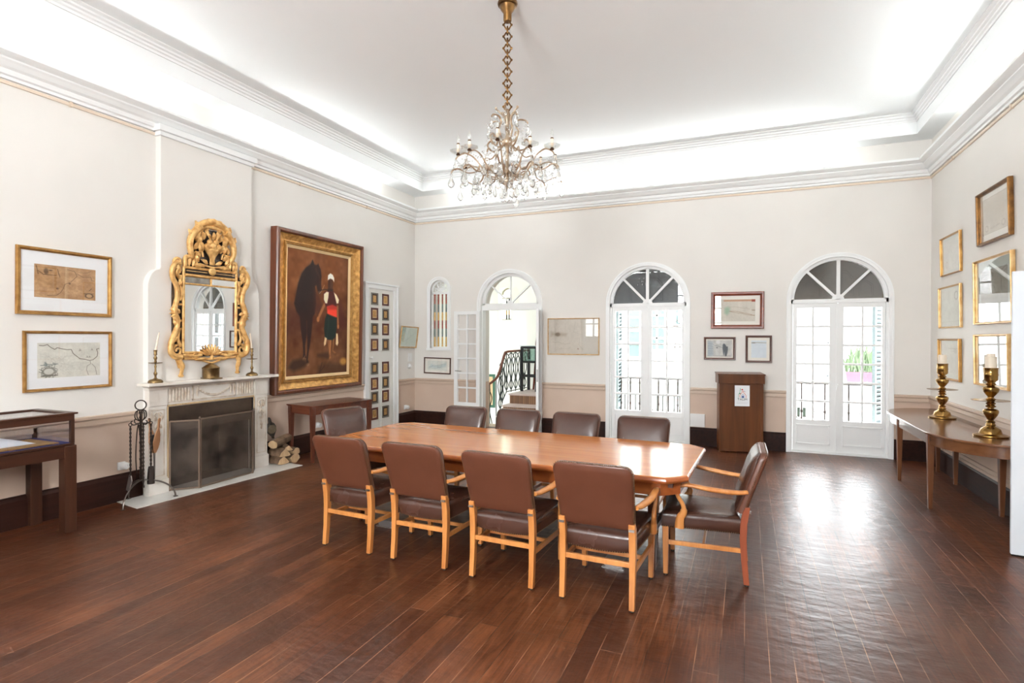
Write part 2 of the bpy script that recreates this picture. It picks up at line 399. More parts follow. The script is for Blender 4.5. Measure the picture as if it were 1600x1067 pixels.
g = G(); ring(g, [(-.01,3.806),(.016,3.806),(.02,3.82),(.016,3.834),(-.01,3.84)], XL, YR, XR, YB)
for y in (1.55, 3.2, 6.1, 7.6): g.box(XL, y-.012, 3.80, XL+.028, y+.012, 3.842)
for x in (-4.6, -2.9, -.9, .6): g.box(x-.012, YB-.028, 3.80, x+.012, YB, 3.842)
for y in (8.2, 6.6): g.box(XR-.028, y-.012, 3.80, XR, y+.012, 3.842)
struct('trim_3', g, mat('picture_rail_paint', (232,214,194), .5), smooth=0)
# cove lights standing on the cornice, behind its raised lip
M_tube = emit('fluorescent_tube', (.94, 1, 1.02), 36)
def cove(x0, y0, x1, y1):
    g = G(); g.box(min(x0,x1)-.018, min(y0,y1)-.018, 4.062, max(x0,x1)+.018, max(y0,y1)+.018, 4.092)
    r = struct('cove_light', g, M_tube, smooth=0)
    b = G(); b.box(min(x0,x1)-.03, min(y0,y1)-.03, 4.038, max(x0,x1)+.03, max(y0,y1)+.03, 4.06); obj('batten', b, M_white, r, smooth=0)
for a, b in ((-2.2, .5), (.8, 4.1), (5.05, 7.75)): cove(XL+.08, a, XL+.08, b)
for a, b in ((-4.75, -1.8), (-1.5, 1.1)): cove(a, YB-.08, b, YB-.08)
for a, b in ((-2.2, .9), (1.2, 4.6), (4.9, 7.75)): cove(XR-.08, a, XR-.08, b)
for a, b in ((-5.0, -1.8), (-1.5, 1.5)): cove(a, YR+.08, b, YR+.08)
# chair rail (trim_4..6) and baseboards
RP = [(0,.792),(.016,.792),(.02,.805),(.02,.845),(.034,.862),(.034,.886),(.02,.892),(0,.892)]
BP = [(0,0),(.03,0),(.03,.235),(.022,.25),(.014,.262),(.014,.272),(0,.275)]
def run_back(g, prof, xs):
    for a, b in xs: g.loft([[(a, YB-d, z) for d, z in prof], [(b, YB-d, z) for d, z in prof]])
def run_left(g, prof, ys):
    for a, b in ys: g.loft([[(XL+d, a, z) for d, z in prof], [(XL+d, b, z) for d, z in prof]])
def run_right(g, prof, ys):
    for a, b in ys: g.loft([[(XR-d, a, z) for d, z in prof], [(XR-d, b, z) for d, z in prof]])
BX = [(XL, -4.525), (-3.235, -2.135), (-.795, .548), (1.872, XR)]
LY = [(YR, 3.855), (5.33, 7.52), (8.485, YB)]
for fn, prof, seg, nm, m in ((run_back, RP, BX, 'trim_4', M_rail), (run_left, RP, LY, 'trim_5', M_rail), (run_right, RP, [(YR, YB)], 'trim_6', M_rail),
                             (run_back, BP, BX, 'baseboard_back', M_base), (run_left, BP, LY, 'baseboard_left', M_base), (run_right, BP, [(YR, YB)], 'baseboard_right', M_base)):
    g = G(); fn(g, prof, seg); struct(nm, g, m, smooth=0)
g = G(); g.box(XR-.05, YR, .275, XR, YB, .30); g.box(XR-.022, YR, .30, XR, YB, .335); struct('trim_7', g, M_rail, smooth=0)   # pipe casing along the right baseboard
# chimney breast: shouldered outline with the fire opening left out
yl, yr, cy0, cy1 = 3.88, 5.325, 4.02, 5.205
poly = [(yl,0),(4.07,0),(4.07,.92),(5.17,.92),(5.17,0),(yr,0),(yr,2.16)]
poly += [(cy1+(yr-cy1)*math.cos(t), 2.16+.20*math.sin(t)) for t in np.linspace(.15, PI/2-.1, 7)]+[(cy1+.012,2.37),(cy1,2.38),(cy1,3.90),(cy0,3.90),(cy0,2.40),(cy0-.012,2.38)]
poly += [(cy0-(cy0-yl)*math.cos(t), 2.18+.20*math.sin(t)) for t in np.linspace(PI/2-.1, .15, 7)]+[(yl,2.16)]
g = G(); g.prism(poly, 'x', XL-.01, XL+.075); struct('wall_chimney', g, M_plain, smooth=30, bevel=.012)
g = G(); g.box(XL, cy0-.02, 3.80, XL+.10, cy1+.02, 3.845); g.box(XL, cy0-.045, 3.845, XL+.13, cy1+.045, 3.91); struct('trim_8', g, M_trim, smooth=0, bevel=.006)
# firebox behind the chimney breast
g = G(); a, b, h, dp = 4.07, 5.17, .92, .34
g.add([(XL+.06,a,0),(XL+.06,b,0),(XL+.06,b,h),(XL+.06,a,h),(XL-dp,a+.1,0),(XL-dp,b-.1,0),(XL-dp,b-.1,h),(XL-dp,a+.1,h)],[(0,1,5,4),(1,2,6,5),(2,3,7,6),(3,0,4,7),(4,5,6,7)])
struct('wall_firebox', g, mat('sooty_brick', (74,62,54), .85, var=(6,.35,.65), col2=(30,25,22)), smooth=0, recalc=False)

# ------------------------------------------------------------------ glazed leaves and french windows
def leaf(name, parent, w, h, gx0, gx1, gz0, gz1, cols, rows, mt, panel=True, th=.042):
    """leaf hinged at x=0, closed along +x, thickness in y"""
    g = G()
    def bx(x0, z0, x1, z1, d=0): g.box(x0, -th/2-d, z0, x1, th/2+d, z1)
    bx(0,0,gx0,h); bx(gx1,0,w,h); bx(gx0,gz1,gx1,h); bx(gx0,0,gx1,gz0)
    for i in range(1, cols): x = gx0+(gx1-gx0)*i/cols; bx(x-.013,gz0,x+.013,gz1,-.006)
    for i in range(1, rows): z = gz0+(gz1-gz0)*i/rows; bx(gx0,z-.014,gx1,z+.014,-.008)
    if panel:
        z0, z1 = .1, gz0-.07
        for s in (-1, 1):
            y0, y1 = (-th/2-.012, -th/2) if s < 0 else (th/2, th/2+.012)
            for q in ((gx0-.01,z0,gx1+.01,z0+.016),(gx0-.01,z1-.016,gx1+.01,z1),(gx0-.01,z0,gx0+.006,z1),(gx1-.006,z0,gx1+.01,z1)): g.box(q[0],y0,q[1],q[2],y1,q[3])
    o = obj(name, g, mt, parent, smooth=0)
    p = G(); p.box(gx0,-.002,gz0,gx1,.002,gz1); obj('pane', p, M_pane, o, smooth=0)
    return o
def lever(parent, x, z, y, sx=1):
    g = G(); g.box(x-.018, y-.006, z-.11, x+.018, y, z+.11); g.tube([(x,y,z+.03),(x,y-.05,z+.03),(x+.03*sx,y-.058,z+.03),(x+.13*sx,y-.058,z+.028)], .009, 8)
    return obj('handle', g, M_steel, parent)
def arch_band(g, r0, r1, y0, y1, cz, cx=0, n=32, a0=0, a1=PI):
    g.prism(arc(cx, cz, r1, a0, a1, n)+arc(cx, cz, r0, a1, a0, n), 'y', y0, y1)
def fan(g, r, y0, y1, cz, angs, hub, wd):
    for a in angs:
        d = Vector((math.cos(a), 0, math.sin(a))); n = Vector((-d.z, 0, d.x))*wd/2
        p0 = Vector((0,0,cz))+d*hub*.6; p1 = Vector((0,0,cz))+d*(r+.01)
        g.loft([[p0-n+Vector((0,y0,0)),p0+n+Vector((0,y0,0)),p0+n+Vector((0,y1,0)),p0-n+Vector((0,y1,0))],
                [p1-n+Vector((0,y0,0)),p1+n+Vector((0,y0,0)),p1+n+Vector((0,y1,0)),p1-n+Vector((0,y1,0))]])
    g.prism(arc(0, cz, hub, 0, PI, 12), 'y', y0-.004, y1+.004)
def architrave(parent, half, spring, wd, proj, foot=True):
    g = G(); z0 = 0 if foot else spring
    for r0, r1, p in ((half, half+wd*.62, proj*.7), (half+wd*.62, half+wd, proj)):
        arch_band(g, r0, r1, -p, .02, spring)
        for s in (-1, 1): g.box(min(s*r0,s*r1), -p, 0, max(s*r0,s*r1), .02, spring)
    return obj('architrave', g, M_trim, parent, smooth=30)
def french_window(name, cx, shut_col):
    r = sroot(name, (cx, YB, 0))
    architrave(r, .605, SP, .058, .032)
    g = G(); y0, y1 = .03, .10
    arch_band(g, .562, .615, y0, y1, SP)
    for s in (-1, 1): g.box(min(s*.578,s*.615), y0, 0, max(s*.578,s*.615), y1, SP)
    g.box(-.61, y0, SP-.045, .61, y1, SP+.012); g.box(-.61, .0, 0, .61, y1+.1, .022)
    obj('frame', g, M_trim, r, smooth=30)
    g = G(); fan(g, .562, .04, .085, SP+.006, (PI/2, PI/4+.02, 3*PI/4-.02), .075, .034); g.box(-.024, .03, SP, .024, .04, SP+.57)
    obj('fanlight', g, M_trim, r, smooth=30)
    g = G(); g.prism(arc(0, SP, .565, 0, PI, 28), 'y', .062, .066); obj('fanlight_pane', g, M_pane, r, smooth=0)
    # dark panelled board behind the fanlight
    mb = mat('arch_board_'+name, shut_col, .5)
    g = G(); g.prism(arc(0, SP-.02, .605, 0, PI, 28), 'y', .24, .27)
    for s in (-1, 1):
        for x0, x1, hh in ((.055, .215, .45), (.285, .46, .30)):
            a, b = min(s*x0, s*x1), max(s*x0, s*x1); q = [(a,SP+.06),(b,SP+.06)]
            top = [(b, SP+hh*(.97 if s < 0 else .72)), ((a+b)/2, SP+hh*.95), (a, SP+hh*(.72 if s < 0 else .97))]
            g.prism(q+top, 'y', .222, .24); c = Vector(((a+b)/2, 0, SP+hh*.5))
            q2 = [((p[0]-c.x)*.72+c.x, (p[1]-c.z)*.8+c.z) for p in q+top]; g.prism(q2, 'y', .212, .222)
    obj('arched_board', g, mb, r, smooth=0, bevel=.004)
    l = leaf('leaf', r, .568, 2.14, .052, .468, .455, 2.075, 2, 6, M_trim); l.location = (-.573, .065, .024)
    l = leaf('leaf', r, .568, 2.14, .066, .528, .455, 2.075, 2, 6, M_trim); l.location = (.005, .065, .024)
    g = G(); g.box(-.022, .03, .03, .022, .045, 2.15); g.tube([(0,.03,1.0),(0,.0,1.0),(-.02,-.005,.93)], .008, 6); obj('cover_strip', g, M_trim, r)
    return r
wA = french_window('window_2', W1X, (58,64,68)); wB = french_window('window_3', W2X, (66,60,52))

# ------------------------------------------------------------------ door to the stair hall (door_2): left leaf folded back, right leaf edge-on
r = sroot('door_2', (DX, YB, 0)); SD = 2.25
architrave(r, .552, SD, .072, .04)
g = G(); arch_band(g, .50, .56, .04, .10, SD)
g.box(-.56, .04, SD-.10, .56, .10, SD+.022)
for s in (-1, 1): g.box(min(s*.535,s*.56), .03, 0, max(s*.535,s*.56), .16, SD)
obj('frame', g, M_trim, r, smooth=30)
g = G(); fan(g, .50, .05, .085, SD+.015, (PI/2, .72, PI-.72), .06, .022); obj('fanlight', g, M_trim, r, smooth=30)
g = G(); g.prism(arc(0, SD, .505, 0, PI, 24), 'y', .066, .07); obj('fanlight_pane', g, M_pane, r, smooth=0)
l = leaf('leaf', r, .545, 2.12, .075, .47, .46, 2.06, 2, 6, M_trim); l.location = (-.545, -.055, .02); l.rotation_euler = (0, 0, R(176)); 
hd = lever(l, .51, 1.0, .021, -1); hd.rotation_euler = (0,0,0)
hd.scale = (1,-1,1)
l = leaf('leaf', r, .545, 2.12, .075, .47, .46, 2.06, 2, 6, M_trim); l.location = (.545, -.03, .02); l.rotation_euler = (0, 0, math.atan2(-.941, .338))
g = G(); g.box(.545, -.012, .92, .548, .012, 1.12); obj('lock_plate', g, M_steel, l, smooth=0)

# slit window with painted bars (window_1)
r = sroot('window_1', (SLX, YB, 0))
g = G(); 
for r0, r1, p in ((.185, .222, .012), (.222, .25, .02)):
    arch_band(g, r0, r1, -p, .02, 2.55, n=20)
    for s in (-1, 1): g.box(min(s*r0,s*r1), -p, 1.46, max(s*r0,s*r1), .02, 2.55)
g.box(-.26, -.025, 1.42, .26, .02, 1.465); g.box(-.185, .05, 2.475, .185, .09, 2.515)
for s in (-1, 1): g.box(min(s*.165,s*.187), .05, 1.46, max(s*.165,s*.187), .09, 2.56)
g.box(-.185, .05, 1.46, .185, .09, 1.485)
obj('frame', g, M_trim, r, smooth=30)
g = G(); arch_band(g, .155, .19, .055, .085, 2.55, n=20)                      # pierced plaster lattice in the arch
for a in (.5, 1.05, PI/2, PI-1.05, PI-.5): g.bar((0,.07,2.52), (.17*math.cos(a),.07,2.52+.19*math.sin(a)), .012, .02)
for cx, cz, rr in ((-.085,2.56,.034),(0,2.555,.036),(.085,2.56,.034),(-.05,2.635,.03),(.05,2.635,.03),(0,2.69,.022)):
    g.tube([(cx+rr*math.cos(t),.07,cz+rr*math.sin(t)) for t in np.linspace(0, 2*PI, 13)[:-1]], .008, 6, closed=True)
obj('lattice', g, M_trim, r)
g = G(); g.box(-.185, .10, 1.47, .185, .104, 2.72); obj('pane', g, M_pane, r, smooth=0)
SC = [(150,62,40),(104,116,108),(214,170,92),(150,62,40),(104,116,108),(222,188,116)]
M_st = [mat('stick_paint_%d' % i, c, .4) for i, c in enumerate(((150,62,40),(104,116,108),(214,170,92)))]
def stick(parent, x, y, z0, z1, rr=.013):
    g = G(); n = 6; zs = np.linspace(z1-.03, z0+.03, n+1)
    for i in range(n): g.lathe([(0,zs[i+1]),(rr,zs[i+1]),(rr*1.1,(zs[i]+zs[i+1])/2),(rr,zs[i]),(0,zs[i])], 10, (x,y,0), mi=i % 3)
    g.ell((x,y,z0+.015), (rr*1.5,)*2+(.016,), 8, 5, mi=2); g.ell((x,y,z1-.015), (rr*1.4,)*2+(.016,), 8, 5, mi=0)
    return obj('painted_bar', g, M_st, parent)
for x in (-.125, -.045, .04, .12): stick(r, x, .06, 1.49, 2.475)

# plain white cupboard door on the left wall (door_1)
r = sroot('door_1', (XL, 8.005, 0), PI/2)
g = G(); hw = .36
for s in (-1, 1):
    g.box(min(s*hw,s*(hw+.10)), -.03, 0, max(s*hw,s*(hw+.10)), .02, 2.49); g.box(min(s*(hw+.08),s*(hw+.115)), -.045, 0, max(s*(hw+.08),s*(hw+.115)), .02, 2.575)
g.box(-hw-.10, -.03, 2.49, hw+.10, .02, 2.575); g.box(-hw-.13, -.05, 2.56, hw+.13, .02, 2.59)
obj('frame', g, M_trim, r, smooth=0, bevel=.004)
g = G(); g.box(-hw+.004, .0, .01, hw-.004, .04, 2.484)
for z0, z1 in ((.12, 1.2), (1.42, 2.40)):
    for x0, x1 in ((-.30, -.02), (.02, .30)):
        for q in ((x0,z0,x1,z0+.012),(x0,z1-.012,x1,z1),(x0,z0,x0+.012,z1),(x1-.012,z0,x1,z1)): g.box(q[0],-.006,q[1],q[2],0,q[3])
obj('leaf', g, mat('aged_white_paint', (236,234,228), .4), r, smooth=0)
g = G(); g.lathe([(0,0),(.01,0),(.01,.03),(.022,.04),(.02,.055),(0,.06)], 12); g.xf(Matrix.Rotation(R(90), 4, 'X')); obj('knob', g, M_white, r, loc=(-.29, 0, 1.32))
# casement frames of the rear windows
for i, rx in enumerate(REARX):
    g = G(); hw = .36
    for x in (-hw, -.025, hw-.05): g.box(rx+x, YR-.06, 1.68, rx+x+.05, YR-.01, 3.72)
    for z in (1.68, 2.18, 2.68, 3.18, 3.67): g.box(rx-hw, YR-.06, z, rx+hw, YR-.01, z+.05)
    struct('window_%d' % (4+i), g, M_trim, smooth=0)

# ------------------------------------------------------------------ conference table
M_tabtop = wood('table_honey_wood', (208,132,66), (182,104,48), 0, .15, 0, 5, .6)
M_tabside = wood('table_edge_wood', (168,92,46), (128,62,30), 0, .22, 0, 6)
M_tabdark = wood('table_leg_wood', (86,46,28), (58,30,20), 2, .3)
M_oak = wood('chair_frame_wood', (204,138,76), (170,102,48), 2, .3, 0, 8)
M_oakr = wood('chair_red_leg_wood', (150,76,46), (122,58,36), 2, .3, 0, 8)
TA = R(-2.3); TC = (-1.885, 4.405)
def octa(L, Wd, c): return [(-L+c,-Wd),(L-c,-Wd),(L,-Wd+c),(L,Wd-c),(L-c,Wd),(-L+c,Wd),(-L,Wd-c),(-L,-Wd+c)]
t = thing('conference_table', 'long polished honey-brown conference table with clipped corners in the middle of the room', 'table', (TC[0], TC[1], 0), TA)
L_, W_ = 1.565, .645
g = G(); g.loft([[(x,y,z) for x, y in octa(L_-i, W_-i, .125)] for i, z in ((.03,.695),(.012,.70),(.002,.712),(.0,.722),(.003,.735),(.008,.741))])
obj('edge_moulding', g, M_tabside, t, smooth=20)
g = G(); g.loft([[(x,y,z) for x, y in octa(L_-i, W_-i, .125)] for i, z in ((.014,.738),(.009,.742),(.013,.746))])
obj('tabletop', g, M_tabtop, t, smooth=20)
g = G(); a = octa(L_-.06, W_-.06, .11); b = octa(L_-.085, W_-.085, .11)
g.loft([[(x,y,z) for x, y in p] for p, z in ((a,.70),(a,.61),(b,.61),(b,.70))], cap=False, closed=True)
obj('apron', g, M_tabside, t, smooth=0)
for sx in (-1.3, 0, 1.3):
    for sy in (-.36, .36):
        g = G(); g.loft([[(sx+dx*w/2, sy+dy*w/2, z) for dx, dy in ((-1,-1),(1,-1),(1,1),(-1,1))] for w, z in ((.045,.02),(.062,.60),(.075,.61),(.075,.70))])
        g.lathe([(.016,0),(.02,.01),(.02,.03)], 10, (sx,sy,0)); obj('leg', g, M_tabdark, t, smooth=20, bevel=.003)
    g = G(); g.box(sx-.015, -.36, .27, sx+.015, .36, .31); obj('stretcher', g, M_tabdark, t, smooth=0)
g = G(); g.box(-1.3, -.018, .27, 1.3, .018, .31); obj('stretcher', g, M_tabdark, t, smooth=0)
g = G(); g.box(-L_+.1, -W_+.1, .66, L_-.1, W_-.1, .694); obj('underframe', g, M_tabdark, t, smooth=0)

# ------------------------------------------------------------------ chairs: brown leather armchairs
def leather(name, c, c2, rough, bump=.25):
    m = mat(name, c, rough, spec=.55, var=(5, .35, .65), col2=c2, bump=(16, bump), rvar=(5, rough-.03, rough+.05)); return m
M_lback = leather('leather_outer_back', (98,57,40), (90,51,35), .3, .04)
M_lseat = leather('leather_seat', (74,46,36), (66,41,32), .25, .14)
M_nail = mat('antique_nails', (120,96,70), .35, metal=.9)
def rrect(w, h, r, n=5, wb=None):
    """outline in (x, s): width w at top s=h, wb at bottom s=0, rounded top corners"""
    wb = wb or w; pts = [(-wb/2, 0), (wb/2, 0)]
    pts += [(w/2-r+r*math.cos(a), h-r+r*math.sin(a)) for a in np.linspace(0, PI/2, n)]
    pts += [(-w/2+r+r*math.cos(a), h-r+r*math.sin(a)) for a in np.linspace(PI/2, PI, n)]
    return pts
def inset(poly, d):
    cx = sum(p[0] for p in poly)/len(poly); lo = min(p[1] for p in poly); hi = max(p[1] for p in poly); w = max(abs(p[0]) for p in poly)
    return [(p[0]*(1-d/w), lo+d+(p[1]-lo)*(1-2*d/(hi-lo))) for p in poly]
def make_chair():
    """origin on the floor under the seat, front faces +y"""
    t = thing('armchair', '', 'chair')
    # back cushion, slightly reclined; s runs up the back, q out of its rear face
    bz, by, tilt = .485, -.235, R(16.5)
    def P(x, s, q):
        s2 = s; return (x, by-math.sin(tilt)*s2-math.cos(tilt)*q-.02*(s/.42)**2, bz+math.cos(tilt)*s2-math.sin(tilt)*q*.3)
    o0 = rrect(.497, .43, .055, 6, .468)
    g = G(); g.loft([[P(x,s,q) for x, s in inset(o0, d)] for d, q in ((.05,.034),(.012,.033),(.002,.026),(0,.018),(0,-.012),(.006,-.02))])
    ob = obj('backrest', g, M_lback, t, smooth=50)
    g = G(); g.loft([[P(x,s,q) for x, s in inset(o0, d)] for d, q in ((.006,-.02),(.004,-.026),(.014,-.038),(.04,-.052),(.09,-.06),(.15,-.062))])
    obj('inner_back', g, M_lseat, t, smooth=60)
    g = G(); path = inset(o0, -.001); path = path[1:]+path[:1]
    pts = []
    seq = [path[i] for i in range(len(path))]
    for (ax, az), (bx, bz_) in zip(seq[:-1], seq[1:]):
        n = max(1, int(math.hypot(bx-ax, bz_-az)/.0125))
        for k in range(n): pts.append((ax+(bx-ax)*k/n, az+(bz_-az)*k/n))
    for x, s in pts:
        if s < .004: continue
        c = P(x, s, .014); g.ell(c, (.0042,.0042,.0042), 5, 3)
    for s in (-1, 1):
        for k in range(9):
            c = P(s*(.235), .06+k*.011, .031); g.ell(c, (.0036,)*3, 5, 3)
    obj('back_nails', g, M_nail, t, smooth=60); g = G()
    # seat, trapezoid with crowned top
    def trap(d, z, curve=0):
        f, r, y0, y1 = .262-d, .232-d, -.245+d, .275-d
        n = 6; pts = []
        pts += [(r*(2*k/n-1)*-1*-1, y0, z-curve*(1-(2*k/n-1)**2)) for k in range(n+1)]
        pts += [(f*(1-2*k/n), y1, z) for k in range(n+1)]
        return pts
    g2 = G(); g2.loft([trap(.006,.345,.018),trap(0,.352,.018),trap(0,.415),trap(.004,.432),trap(.018,.447),trap(.05,.459),trap(.11,.468),trap(.18,.472)])
    obj('seat', g2, M_lseat, t, smooth=60)
    b = trap(-.001,.351,.018)
    for i in range(len(b)):
        a0, a1 = Vector(b[i]), Vector(b[(i+1) % len(b)]); n = max(1, int((a1-a0).length/.0135))
        for k in range(n): g.ell(a0+(a1-a0)*k/n, (.004,.004,.004), 5, 3)
    for s in (-1, 1):
        for k in range(6): g.ell((s*.228, -.247, .357+k*.0125), (.004,)*3, 5, 3)
    o = obj('seat_nails', g, M_nail, t, smooth=60)
    def sq(c, w, d): return [(c[0]+sx*w/2, c[1]+sy*d/2, c[2]) for sx, sy in ((-1,-1),(1,-1),(1,1),(-1,1))]
    for s in (-1, 1):
        g = G(); g.loft([sq((s*.222,-.272,.012),.034,.036), sq((s*.222,-.258,.16),.036,.038), sq((s*.222,-.250,.32),.04,.044), sq((s*.222,-.254,.42),.042,.044), sq((s*.222,-.268,.50),.042,.04), sq((s*.222,-.278,.53),.04,.03)])
        lg = obj('rear_leg', g, M_oak, t, bevel=.003, smooth=30)
        g = G(); g.lathe([(0,0),(.013,0),(.016,.006),(.012,.014),(0,.014)], 10, (s*.222,-.272,0)); obj('glide', g, M_iron, lg)
        g = G(); g.box(s*.222-.017, -.300, .490, s*.222+.017, -.288, .503); obj('leg_glint', g, M_steel, lg, smooth=0)  # steel plate stands in for the highlight at the leg top
        g = G(); g.loft([sq((s*.236,.248,.014),.032,.032), sq((s*.238,.250,.346),.042,.042)]); lg = obj('front_leg', g, M_oak, t, bevel=.003, smooth=30)
        g = G(); g.lathe([(0,0),(.013,0),(.016,.006),(.012,.016),(0,.016)], 10, (s*.236,.248,0)); obj('glide', g, M_iron, lg)
        # arm: sweeps forward from the back, then drops in an S to the seat side
        ctr = catmull([(s*.243,-.275,.632),(s*.262,-.20,.628),(s*.292,-.05,.640),(s*.298,.06,.655),(s*.296,.125,.655),(s*.292,.168,.628),(s*.284,.165,.575),(s*.279,.130,.51),(s*.276,.128,.46),(s*.272,.150,.42),(s*.270,.155,.352)], 5)
        n = len(ctr); rr = []
        for i in range(n):
            k = i/(n-1); rr.append(.021+.006*math.exp(-((k-.18)/.12)**2)-.004*math.exp(-((k-.62)/.1)**2)+.008*max(0, k-.8)/.2)
        g = G(); rings = []
        for i, p in enumerate(ctr):
            d = (ctr[min(i+1,n-1)]-ctr[max(i-1,0)]).normalized(); x = Vector((1,0,0)); x = (x-d*x.dot(d)).normalized(); y = d.cross(x)
            k = i/(n-1); a = rr[i]; th = a*(.62 if k < .55 else .62)
            wx, wy = (a, th) if k < .5 else (a*.8, a*1.15 if k > .75 else a*.8)
            rings.append([p+x*wx*math.cos(q)+y*wy*math.sin(q) for q in np.linspace(0, 2*PI, 11)[:-1]])
        g.loft(rings); obj('armrest', g, M_oak, t, smooth=60)
        g = G(); g.bar((s*.226,-.245,.235),(s*.237,.24,.235), .02, .03); obj('side_stretcher', g, M_oak, t, bevel=.002, smooth=0)
    g = G(); g.bar((-.215,-.253,.275),(.215,-.253,.275), .022, .032); obj('rear_stretcher', g, M_oak, t, bevel=.002, smooth=0)
    g = G(); g.bar((-.23,.0,.235),(.23,.0,.235), .018, .026); obj('cross_stretcher', g, M_oak, t, bevel=.002, smooth=0)
    return t
ch = make_chair(); GRP = 'brown leather armchairs around the conference table'
near = [(-2.845,3.765,-3,'brown leather armchair on the near side of the table, farthest left, closest to the fireplace'),
        (-2.185,3.742,-2,'second brown leather armchair from the left on the near side of the table'),
        (-1.503,3.695,-2.5,'third brown leather armchair from the left on the near side of the table'),
        (-.838,3.645,-2,'brown leather armchair on the near side of the table, largest and closest to the viewer')]
far = [(-2.85,5.10,178,"brown leather armchair on the table's far side, before the open glazed door leaf"),
       (-2.23,5.09,177,"brown leather armchair on the table's far side, before the stair hall doorway"),
       (-1.60,5.075,176,"brown leather armchair on the table's far side, below the pale chart beside the doorway"),
       (-.915,5.05,178,"brown leather armchair on the table's far side, before the middle arched french window")]
ends = [(-.265,4.235,91,'brown leather armchair at the right end of the table, seen from its side'),
        (-3.655,4.70,-109,'brown leather armchair at the left end of the table, shiny inner back facing the viewer')]
for i, (x, y, a, lb) in enumerate(near+far+ends):
    c = ch if i == 0 else dup(ch)
    c.location = (x, y, 0); c.rotation_euler = (0, 0, R(a)); c['label'] = lb; c['group'] = GRP
    if i == 8:
        for k in kids(c):
            if k.name.startswith('rear_leg') and k.data.vertices[0].co.x < 0:
                k.data = k.data.copy(); k.data.materials[0] = M_oakr; k['label'] = 'replaced red-brown leg'

# metal floor boxes under the table
def floorbox(x, y, rz, lb):
    f = thing('floor_box', lb, 'floor socket', (x, y, 0), rz, 'floor boxes under the conference table')
    g = G(); g.box(-.07,-.055,0,.07,.055,.055); obj('housing', g, mat('grey_metal', (128,120,118), .4, metal=.6), f, smooth=0, bevel=.006)
    g = G(); g.box(-.08,-.075,0,.08,-.05,.008); obj('flange', g, M_steel, f, smooth=0)
floorbox(-.87, 4.02, R(-2), 'grey metal floor box under the table near its right end'); floorbox(-2.90, 4.10, R(-2), 'grey metal floor box under the table near its left end')

# ------------------------------------------------------------------ side table by the fireplace
M_mah = wood('mahogany', (112,58,38), (78,38,25), 0, .2, 0, 7, .6); M_mahz = wood('mahogany_leg', (106,56,36), (74,36,24), 2, .28)
def taper(g, x, y, z1, w1, w0, z0=0): g.loft([[(x+sx*w/2, y+sy*w/2, z) for sx, sy in ((-1,-1),(1,-1),(1,1),(-1,1))] for w, z in ((w0,z0),(w1,z1))])
t = thing('side_table', 'dark mahogany side table with tapered legs under the large horse painting', 'table', (-5.395, 6.26, 0), R(-10))
lx, ly = .27, .535
g = G(); g.box(-lx,-ly,.738,lx,ly,.752); g.box(-lx+.008,-ly+.008,.728,lx-.008,ly-.008,.738); obj('tabletop', g, M_mah, t, smooth=0, bevel=.003)
g = G()
for q in ((-lx+.04,-ly+.035,lx-.04,-ly+.06),(-lx+.04,ly-.06,lx-.04,ly-.035),(-lx+.035,-ly+.04,-lx+.06,ly-.04),(lx-.06,-ly+.04,lx-.035,ly-.04)): g.box(q[0],q[1],.63,q[2],q[3],.73)
obj('apron', g, M_mah, t, smooth=0)
for sx in (-1,1):
    for sy in (-1,1):
        g = G(); taper(g, sx*(lx-.045), sy*(ly-.045), .63, .058, .034); g.box(sx*(lx-.045)-.03, sy*(ly-.045)-.03, .63, sx*(lx-.045)+.03, sy*(ly-.045)+.03, .73); obj('leg', g, M_mahz, t, smooth=0, bevel=.002)

# ------------------------------------------------------------------ console table at the right wall
M_con = wood('console_wood', (120,78,50), (92,58,38), 1, .16, 0, 6, .6); M_conz = wood('console_leg_wood', (120,74,44), (84,48,28), 2, .3)
t = thing('console_table', 'long brown console table with rounded ends and tapered legs against the right wall', 'table', (XR-.03, 7.33, 0))
def dshape(e):
    q = [(0,-1.42-e),]
    q = [(-.0, 1.42+e)]+[(-(.655+e)*math.sin(a)**.8 if a < PI/2 else -(.655+e), .70+(.72+e)*math.cos(a)) for a in np.linspace(0.02, PI/2, 12)]
    return q+[(x, -y) for x, y in q[::-1]]
g = G(); g.loft([[(x,y,z) for x, y in dshape(e)] for e, z in ((-.008,.728),(0,.732),(0,.745),(-.006,.752))]); obj('tabletop', g, M_con, t, smooth=30)
g = G(); a, b = dshape(-.035), dshape(-.06); g.loft([[(x,y,z) for x, y in p] for p, z in ((a,.63),(a,.73),(b,.73),(b,.63))], cap=False, closed=True); obj('apron', g, M_con, t, smooth=30)
for x, y in ((-.60,.42),(-.60,-.76),(-.06,1.07),(-.06,.44),(-.06,-.80),(-.06,-1.12)):
    g = G(); taper(g, x, y, .735, .062, .034); obj('leg', g, M_conz, t, smooth=0, bevel=.003)

